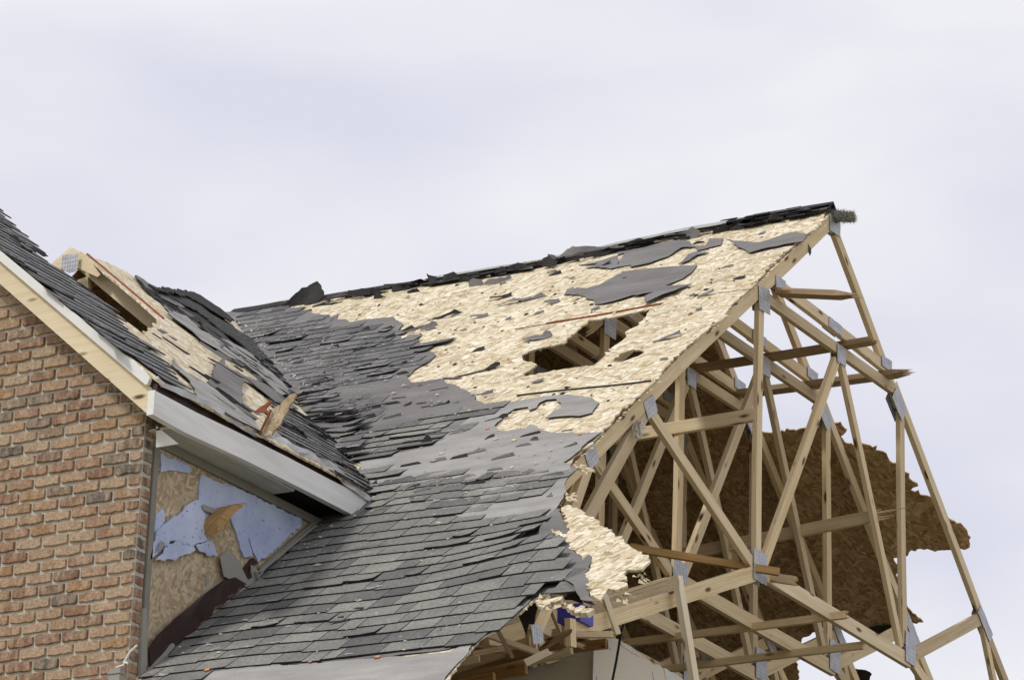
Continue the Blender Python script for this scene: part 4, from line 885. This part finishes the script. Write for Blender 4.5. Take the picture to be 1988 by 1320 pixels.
tag(shingles('shingle_courses', WS, [[(548, 790), (575, 798), (620, 830), (660, 880), (700, 925), (726, 968), (700, 955), (640, 912), (560, 868), (530, 848), (520, 820)], [(470, 640), (520, 690), (585, 755), (580, 778), (540, 755), (480, 690), (440, 650)]], 'shingle_worn', seed=33, expo=.11, thick=.008, liftp=.35, lift=.02, wave=.07, scuff=.9, clip_prob=.08, wmin=.15, wmax=.4, base=.012, tones=(.1, 1), em='edge_grey'), 'ruffled shingles at the foot of the wing valley')
# dark slits and lifted shreds on the wing
rn2 = random.Random(9); mb = MB()
for i in range(120):
    q = rn2.choice(([(235, 575), (345, 690)], [(300, 570), (430, 680)], [(330, 700), (480, 810)], [(440, 680), (560, 790)], [(380, 650), (500, 730)], [(0, 440), (150, 550)]))
    f = rn2.random(); x = q[0][0]+(q[1][0]-q[0][0])*f+rn2.uniform(-14, 14); y = q[0][1]+(q[1][1]-q[0][1])*f+rn2.uniform(-10, 10)
    if y < 556+ (x-290)*.42 and x > 200: continue
    u, v = WS.px(x, y); l_ = rn2.uniform(.08, .35); w_ = rn2.uniform(.01, .04); hh = rn2.uniform(.004, .022)
    if not inside((u, v), wo): continue
    P = [WS.P(u, v, .016), WS.P(u+l_*.4, v-l_*.5, .016), WS.P(u+l_*.4+w_, v-l_*.5, .016+hh), WS.P(u+w_, v, .016+hh*rn2.random())]
    Q = [p-WS.n*.003 for p in P]
    mb.add(P+Q, [(0, 1, 2, 3), (4, 5, 1, 0), (5, 6, 2, 1), (7, 6, 5, 4)], [[(u, v), (u+l_, v), (u+l_, v+w_), (u, v+w_)]]*4, rn2.choice((0, 0, 1)), rn2.random()*.5)
tag(mb.build('felt_shreds', ['edge', 'felt'], house), 'black shreds of felt on the wing roof', kind='stuff')
# wing trusses seen through the gap
def ytruss(y, d, first):
    fr = YP(y)
    t = pbeam('roof_truss', fr, (148, 500), (306, 632), house, W=.108, m='pine', d=d)
    for nm, p, q, W in (('top_chord', (141, 490), (60, 560), .10), ('web', (160, 540), (166, 620), .09)):
        o = pbeam(nm, fr, p, q, None, W=W, m='pine', d=d); o.parent = t
    return t
t = ytruss(-3.38, 0, True); tag(t, 'pale truss of the wing seen through the torn roof')
o = plate('apex_block', YP(-3.43), [(141, 481), (155, 489), (155, 494), (152, 521), (120, 521), (108, 514)], 'pine', None, -.03, 0, None, step=.4); o.parent = t
o = plate('top_chord', YP(-3.47), [(153, 494), (161, 491), (176, 508), (195, 533), (189, 538), (179, 533), (152, 521)], 'pine', None, -.03, 0, None, step=.4); o.parent = t
o = plate('nail_plate', YP(-3.50), [(121, 497), (135, 494), (152, 492), (149, 526), (133, 530), (119, 521)], 'steel', None, -.004, 0, (.002, .03), step=.3); o.parent = t
mb = MB(); LW = Frame((-4.25, 0, -.90), (0, -1, 0), (1, 0, S)); sheet(mb, LW, [(-.4, 0), (3.33, 0), (3.33, -3.2), (6.5, -3.4), (6.5, -4.6), (-.4, -4.6)], [], -.012, 0, 2, raw=True)
mb.build('roof_deck', 'osb_aged_shaded', house)
mb = MB(); fr = TP(-9.3); box(mb, fr, YB, -H, -.1, 3, -4.4, 0); mb.build('far_wall', 'mortar', house)

# upright pieces of board stuck in the wing eave
fr = YP(-5.5)
o = plate('board_fragment', fr, c420([(315, 765), (345, 700), (385, 620), (400, 585), (440, 560), (500, 510), (540, 475), (580, 463), (585, 480), (555, 530), (520, 600), (480, 660), (465, 700), (420, 740), (405, 772)]), 'osb_wall', None, -.012, 0, (.006, .03), step=.1)
loose(o, 'splintered board piece standing on edge by the crumpled drip edge', 'board')
mb = MB(); e_ = pxpath(YP(-5.515), c420([(315, 765), (345, 700), (385, 620), (398, 585)])); tube(mb, e_, .008, 0, 5); x = mb.build('board_edge', 'red', None); x.parent = o
o = plate('board_fragment', YP(-5.1), c420([(275, 602), (330, 560), (395, 515), (400, 530), (360, 575), (385, 610)]), 'red', None, -.012, 0, (.002, .03), step=.1)
loose(o, 'small red edged board chip lying just behind the upright piece', 'board')

rg = random.Random(77); mb = MB(); bare = MS.pts(UL[:20]+[(1100, 850), (960, 840), (900, 760), (800, 740), (830, 660), (640, 610), (1000, 520)])
hp = [MS.pts(hole1), MS.pts(hole2)]
def dot(u, v, r, m, k=5):
    h0 = sag(u, v)+.0012; P = [MS.P(u+r*math.cos(6.28*i/k+u*50)*rg.uniform(.6, 1.3), v+r*math.sin(6.28*i/k+u*50)*rg.uniform(.6, 1.6), h0+rg.uniform(0, .003)) for i in range(k)]
    C = MS.P(u, v, h0+r*.5); mb.add(P+[C], [(i, (i+1) % k, k) for i in range(k)], [[(u, v), (u+r, v), (u, v+r)]]*k, m)
for i in range(1, 8):
    for j in range(40):
        u, v = -.61*i-.02+rg.gauss(0, .006), -.1-.15*j+rg.gauss(0, .01)
        if inside((u, v), bare) and not any(inside((u, v), h) for h in hp): dot(u, v, rg.uniform(.004, .008), 0)
for i in range(520):
    u, v = rg.uniform(-4.2, .1), -rg.uniform(.1, 4.2)
    if inside((u, v), bare) and not any(inside((u, v), h) for h in hp): dot(u, v, rg.uniform(.004, .016)*(1.0 if rg.random() < .8 else 1.6), rg.choice((0, 0, 0, 0, 2, 2, 2, 1)))
tag(mb.build('nail_heads_and_grit', ['edge', 'red', 'sliver'], house), 'nail heads and grit over the bare sheathing', kind='stuff')
mb = MB(); mc = MB()
zones = [([(650, 780), (930, 760), (945, 790), (760, 835), (650, 840)], 22), ([(700, 860), (1000, 800), (1150, 850), (1100, 905), (740, 930)], 16), ([(480, 630), (800, 640), (800, 740), (600, 770)], 60), ([(560, 780), (700, 790), (720, 920), (640, 900)], 45), ([(720, 925), (1080, 910), (1060, 1000), (700, 1010)], 16), ([(350, 1230), (900, 1150), (900, 1250), (420, 1290)], 8)]
for z, n_ in zones:
    zp = MS.pts(z); us = [p[0] for p in zp]; vs = [p[1] for p in zp]; k = 0
    while k < n_:
        u, v = rg.uniform(min(us), max(us)), rg.uniform(min(vs), max(vs))
        if not inside((u, v), zp): continue
        k += 1; l_ = rg.uniform(.03, .16); w_ = rg.uniform(.008, .028); sk = rg.uniform(-.02, .04); h0 = sag(u, v)+.019; up = rg.uniform(.002, .018)
        P = [MS.P(u, v, h0), MS.P(u+l_, v+sk, h0), MS.P(u+l_*rg.uniform(.7, 1), v+sk+w_, h0+up), MS.P(u+l_*.4, v+sk*.5+w_*1.2, h0+up*rg.random()), MS.P(u+rg.uniform(0, .02), v+w_, h0+up*.3)]
        mb.add(P+[p-MS.n*.004 for p in P], [(0, 1, 2, 3, 4), (5, 6, 1, 0), (6, 7, 2, 1), (7, 8, 3, 2), (9, 5, 0, 4), (9, 8, 7, 6, 5)], [[(u, v), (u+l_, v), (u+l_, v+w_), (u+l_*.5, v+w_), (u, v+w_)]]+[[(u, v), (u+.1, v), (u+.1, v+.01), (u, v+.01)]]*4+[[(u, v), (u+l_, v), (u+l_, v+w_), (u+l_*.5, v+w_), (u, v+w_)]], rg.choice((0, 1, 1, 2)), rg.random())
zones = [([(470, 630), (640, 640), (700, 760), (590, 780)], 150), ([(560, 760), (1000, 700), (1100, 860), (1080, 960), (700, 960)], 200), ([(640, 950), (1080, 910), (1000, 1100), (520, 1130), (600, 1040)], 120), ([(500, 1060), (620, 1010), (640, 1060), (480, 1150)], 60), ([(340, 1240), (960, 1120), (880, 1260), (300, 1310)], 90)]
for z, n_ in zones:
    zp = MS.pts(z); us = [p[0] for p in zp]; vs = [p[1] for p in zp]; k = 0
    while k < n_:
        u, v = rg.uniform(min(us), max(us)), rg.uniform(min(vs), max(vs))
        if not inside((u, v), zp): continue
        k += 1; r_ = rg.uniform(.003, .008)*(1.9 if rg.random() < .12 else 1); h0 = sag(u, v)+.021
        P = [MS.P(u+r_*math.cos(1.57*i)*rg.uniform(.5, 2.4), v+r_*math.sin(1.57*i)*rg.uniform(.5, 1.2), h0) for i in range(4)]+[MS.P(u, v, h0+r_*.8)]
        mc.add(P, [(0, 1, 4), (1, 2, 4), (2, 3, 4), (3, 0, 4), (3, 2, 1, 0)], [[(u, v), (u+r_, v), (u, v+r_)]]*4+[[(u, v), (u+r_, v), (u, v+r_), (u, v)]], rg.choice((0, 0, 0, 1)))
tag(mb.build('lifted_fragments', ['edge', 'felt', 'shingle_worn'], house), 'lifted bits of felt and shingle over the torn middle', kind='stuff')
tag(mc.build('pale_debris', ['scuff', 'sliver']), 'pale crumbs of debris strewn over the grey roofing', 'debris', kind='stuff')
# ------------------------------------------------------------------ scraps lying on the bare sheathing
def scrap(x, y, l, w_, rot, seed, curl=.03, m='felt'):
    rr = random.Random(seed); u, v = MS.px(x, y); c, s_ = math.cos(R(rot)), math.sin(R(rot)); mb = MB()
    fr = Frame((0, 0, 0), MS.e1*c+MS.e2*s_, MS.e2*c-MS.e1*s_); fr.O = MS.P(u, v, sag(u, v)+.004)
    poly = jag([(-l/2, -w_/2*rr.uniform(.2, 1)), (l*.1, -w_/2), (l/2, -w_*.2), (l/2*rr.uniform(.6, 1), w_/2), (-l*.2, w_/2*rr.uniform(.5, 1)), (-l/2, w_*.1)], .006, .03, seed)
    sheet(mb, fr, poly, [], 0, .003, .03, lambda a, b: curl*max(0, nz3(a*6+seed, b*9, seed)+.15)+curl*(max(0, b)/max(w_, .01))**2*1.5, raw=True)
    return mb.build('shingle_scrap', m)
SCR = [(972, 574, .17, .07, 10, 'boat shaped'), (1015, 582, .42, .06, 3, 'long curled'), (1074, 588, .13, .06, 0, None), (1170, 517, .14, .07, 5, 'dark folded'), (1047, 608, .08, .04, 20, None), (931, 613, .16, .05, -5, None), (884, 607, .08, .03, 20, None),
       (987, 618, .05, .04, 0, None), (1071, 524, .09, .03, 0, None), (1077, 530, .12, .03, 0, None), (1157, 602, .07, .04, 15, None), (1045, 661, .22, .10, 8, 'flat grey'), (932, 683, .10, .05, 0, None), (1296, 660, .20, .05, 18, 'slanting narrow'), (1374, 574, .13, .05, 0, 'short black rolled'),
       (1435, 542, .09, .05, 0, None), (1358, 603, .05, .03, 0, None), (817, 632, .28, .06, 4, 'shiny grey'), (865, 611, .30, .025, 4, None), (830, 636, .12, .06, 10, None), (1046, 748, .09, .05, 0, None), (960, 721, .12, .04, 5, None), (1413, 520, .10, .02, 15, None), (808, 758, .12, .03, 0, None),
       (619, 1203, .10, .10, 60, 'small black upright'), (1110, 540, .05, .03, 0, None), (975, 545, .06, .03, 0, None), (826, 870, .12, .05, 0, None), (1480, 455, .06, .03, 0, None), (1345, 575, .05, .03, 0, None), (1208, 545, .09, .02, 0, None), (900, 640, .05, .03, 0, None), (1290, 700, .06, .02, 10, None), (1160, 700, .07, .03, 20, None)]
SCL = ['boat shaped felt scrap high on the bare sheathing', 'long curled felt scrap lying below the boat shaped one', 'small oval scrap between the curled scrap and the big felt sheet', 'dark folded scrap at the tip of the upper felt sheet',
 'tiny scrap just above the red board edge at its upper left', 'dark winged scrap left of the long curled felt scrap', 'small scrap between the winged scrap and the torn shingles', 'tiny dark flake between the winged scrap and the red board edge', 'thin upper scrap close below the ridge flaps', 'thin lower scrap close below the ridge flaps',
 'small scrap just under the big felt sheet above the roof hole', 'flat grey felt scrap left of the roof hole', 'small dark scrap far left of the roof hole', 'slanting narrow scrap right of the roof hole', 'short black rolled scrap near the open gable', 'small dark scrap on the sheathing above the rolled black scrap', 'tiny scrap left of the rolled black scrap',
 'shiny grey scrap at the upper edge of the torn shingles', 'thin straight scrap lying right of the shiny grey one', 'grey scrap tucked under the shiny grey one', 'small scrap on the sheathing below the roof hole', 'dark scrap at the end of the seam by the torn shingles', 'thin scrap near the right end of the big felt sheet', 'thin scrap on the felt under the ruffled shingles',
 'small black scrap standing on the intact lower shingles', 'tiny flake above the narrow end of the big felt sheet', 'tiny flake close under the standing ridge flap', 'dark scrap lying on the narrow tongue of shingles', 'tiny flake near the top of the open gable', 'tiny flake between big felt sheet and rolled black scrap', 'thin flake on the upper edge of the big felt sheet', 'tiny flake on the sheathing beside the torn shingle points', 'tiny flake by the gable edge below the slanting scrap', 'small flake inside the roof hole edge']
for i, (x, y, l, w_, r_, lab) in enumerate(SCR):
    o = scrap(x, y, l, w_, r_, i+40, .035 if l > .1 else .015, 'felt_dark' if i % 3 == 0 else 'felt')
    tag(o, SCL[i], 'roofing scrap', 'torn roofing scraps scattered on the slope')
for i, (x, y) in enumerate(((407, 1313), (605, 1291), (735, 1281), (948, 840), (1127, 849), (1000, 863), (860, 890), (996, 915))):
    u, v = MS.px(x, y); rr = random.Random(i); mb = MB(); s_ = rr.uniform(.010, .016)
    P = [MS.P(u+s_*a*rr.uniform(.7, 1.2), v+s_*b*rr.uniform(.7, 1.2), sag(u, v)+.016+s_*.5*c*rr.uniform(.6, 1)) for c in (0, 1) for a, b in ((-1, -1), (1, -1), (1, 1), (-1, 1))]
    mb.add(P, [(3, 2, 1, 0), (4, 5, 6, 7), (0, 1, 5, 4), (1, 2, 6, 5), (2, 3, 7, 6), (3, 0, 4, 7)], [[(0, 0), (.1, 0), (.1, .1), (0, .1)]]*6)
    tag(mb.build('brick_chip', 'brickbit' if i < 5 else 'sliver'), ['orange brick chip on the lowest felt, nearest the brick wall', 'orange brick chip on the lowest felt, middle of three', 'orange brick chip on the lowest felt, farthest from the brick wall', 'orange brick chip at the left tip of the sheathing island in the felt', 'orange brick chip on the felt by the gable edge', 'pale wood chip on the felt below the sheathing island', 'pale wood chip on the felt below the shingle tongue', 'pale wood chip on the light felt just above the lower shingles'][i], 'chip', 'orange brick chips on the roof' if i < 5 else 'pale wood chips on the roof')
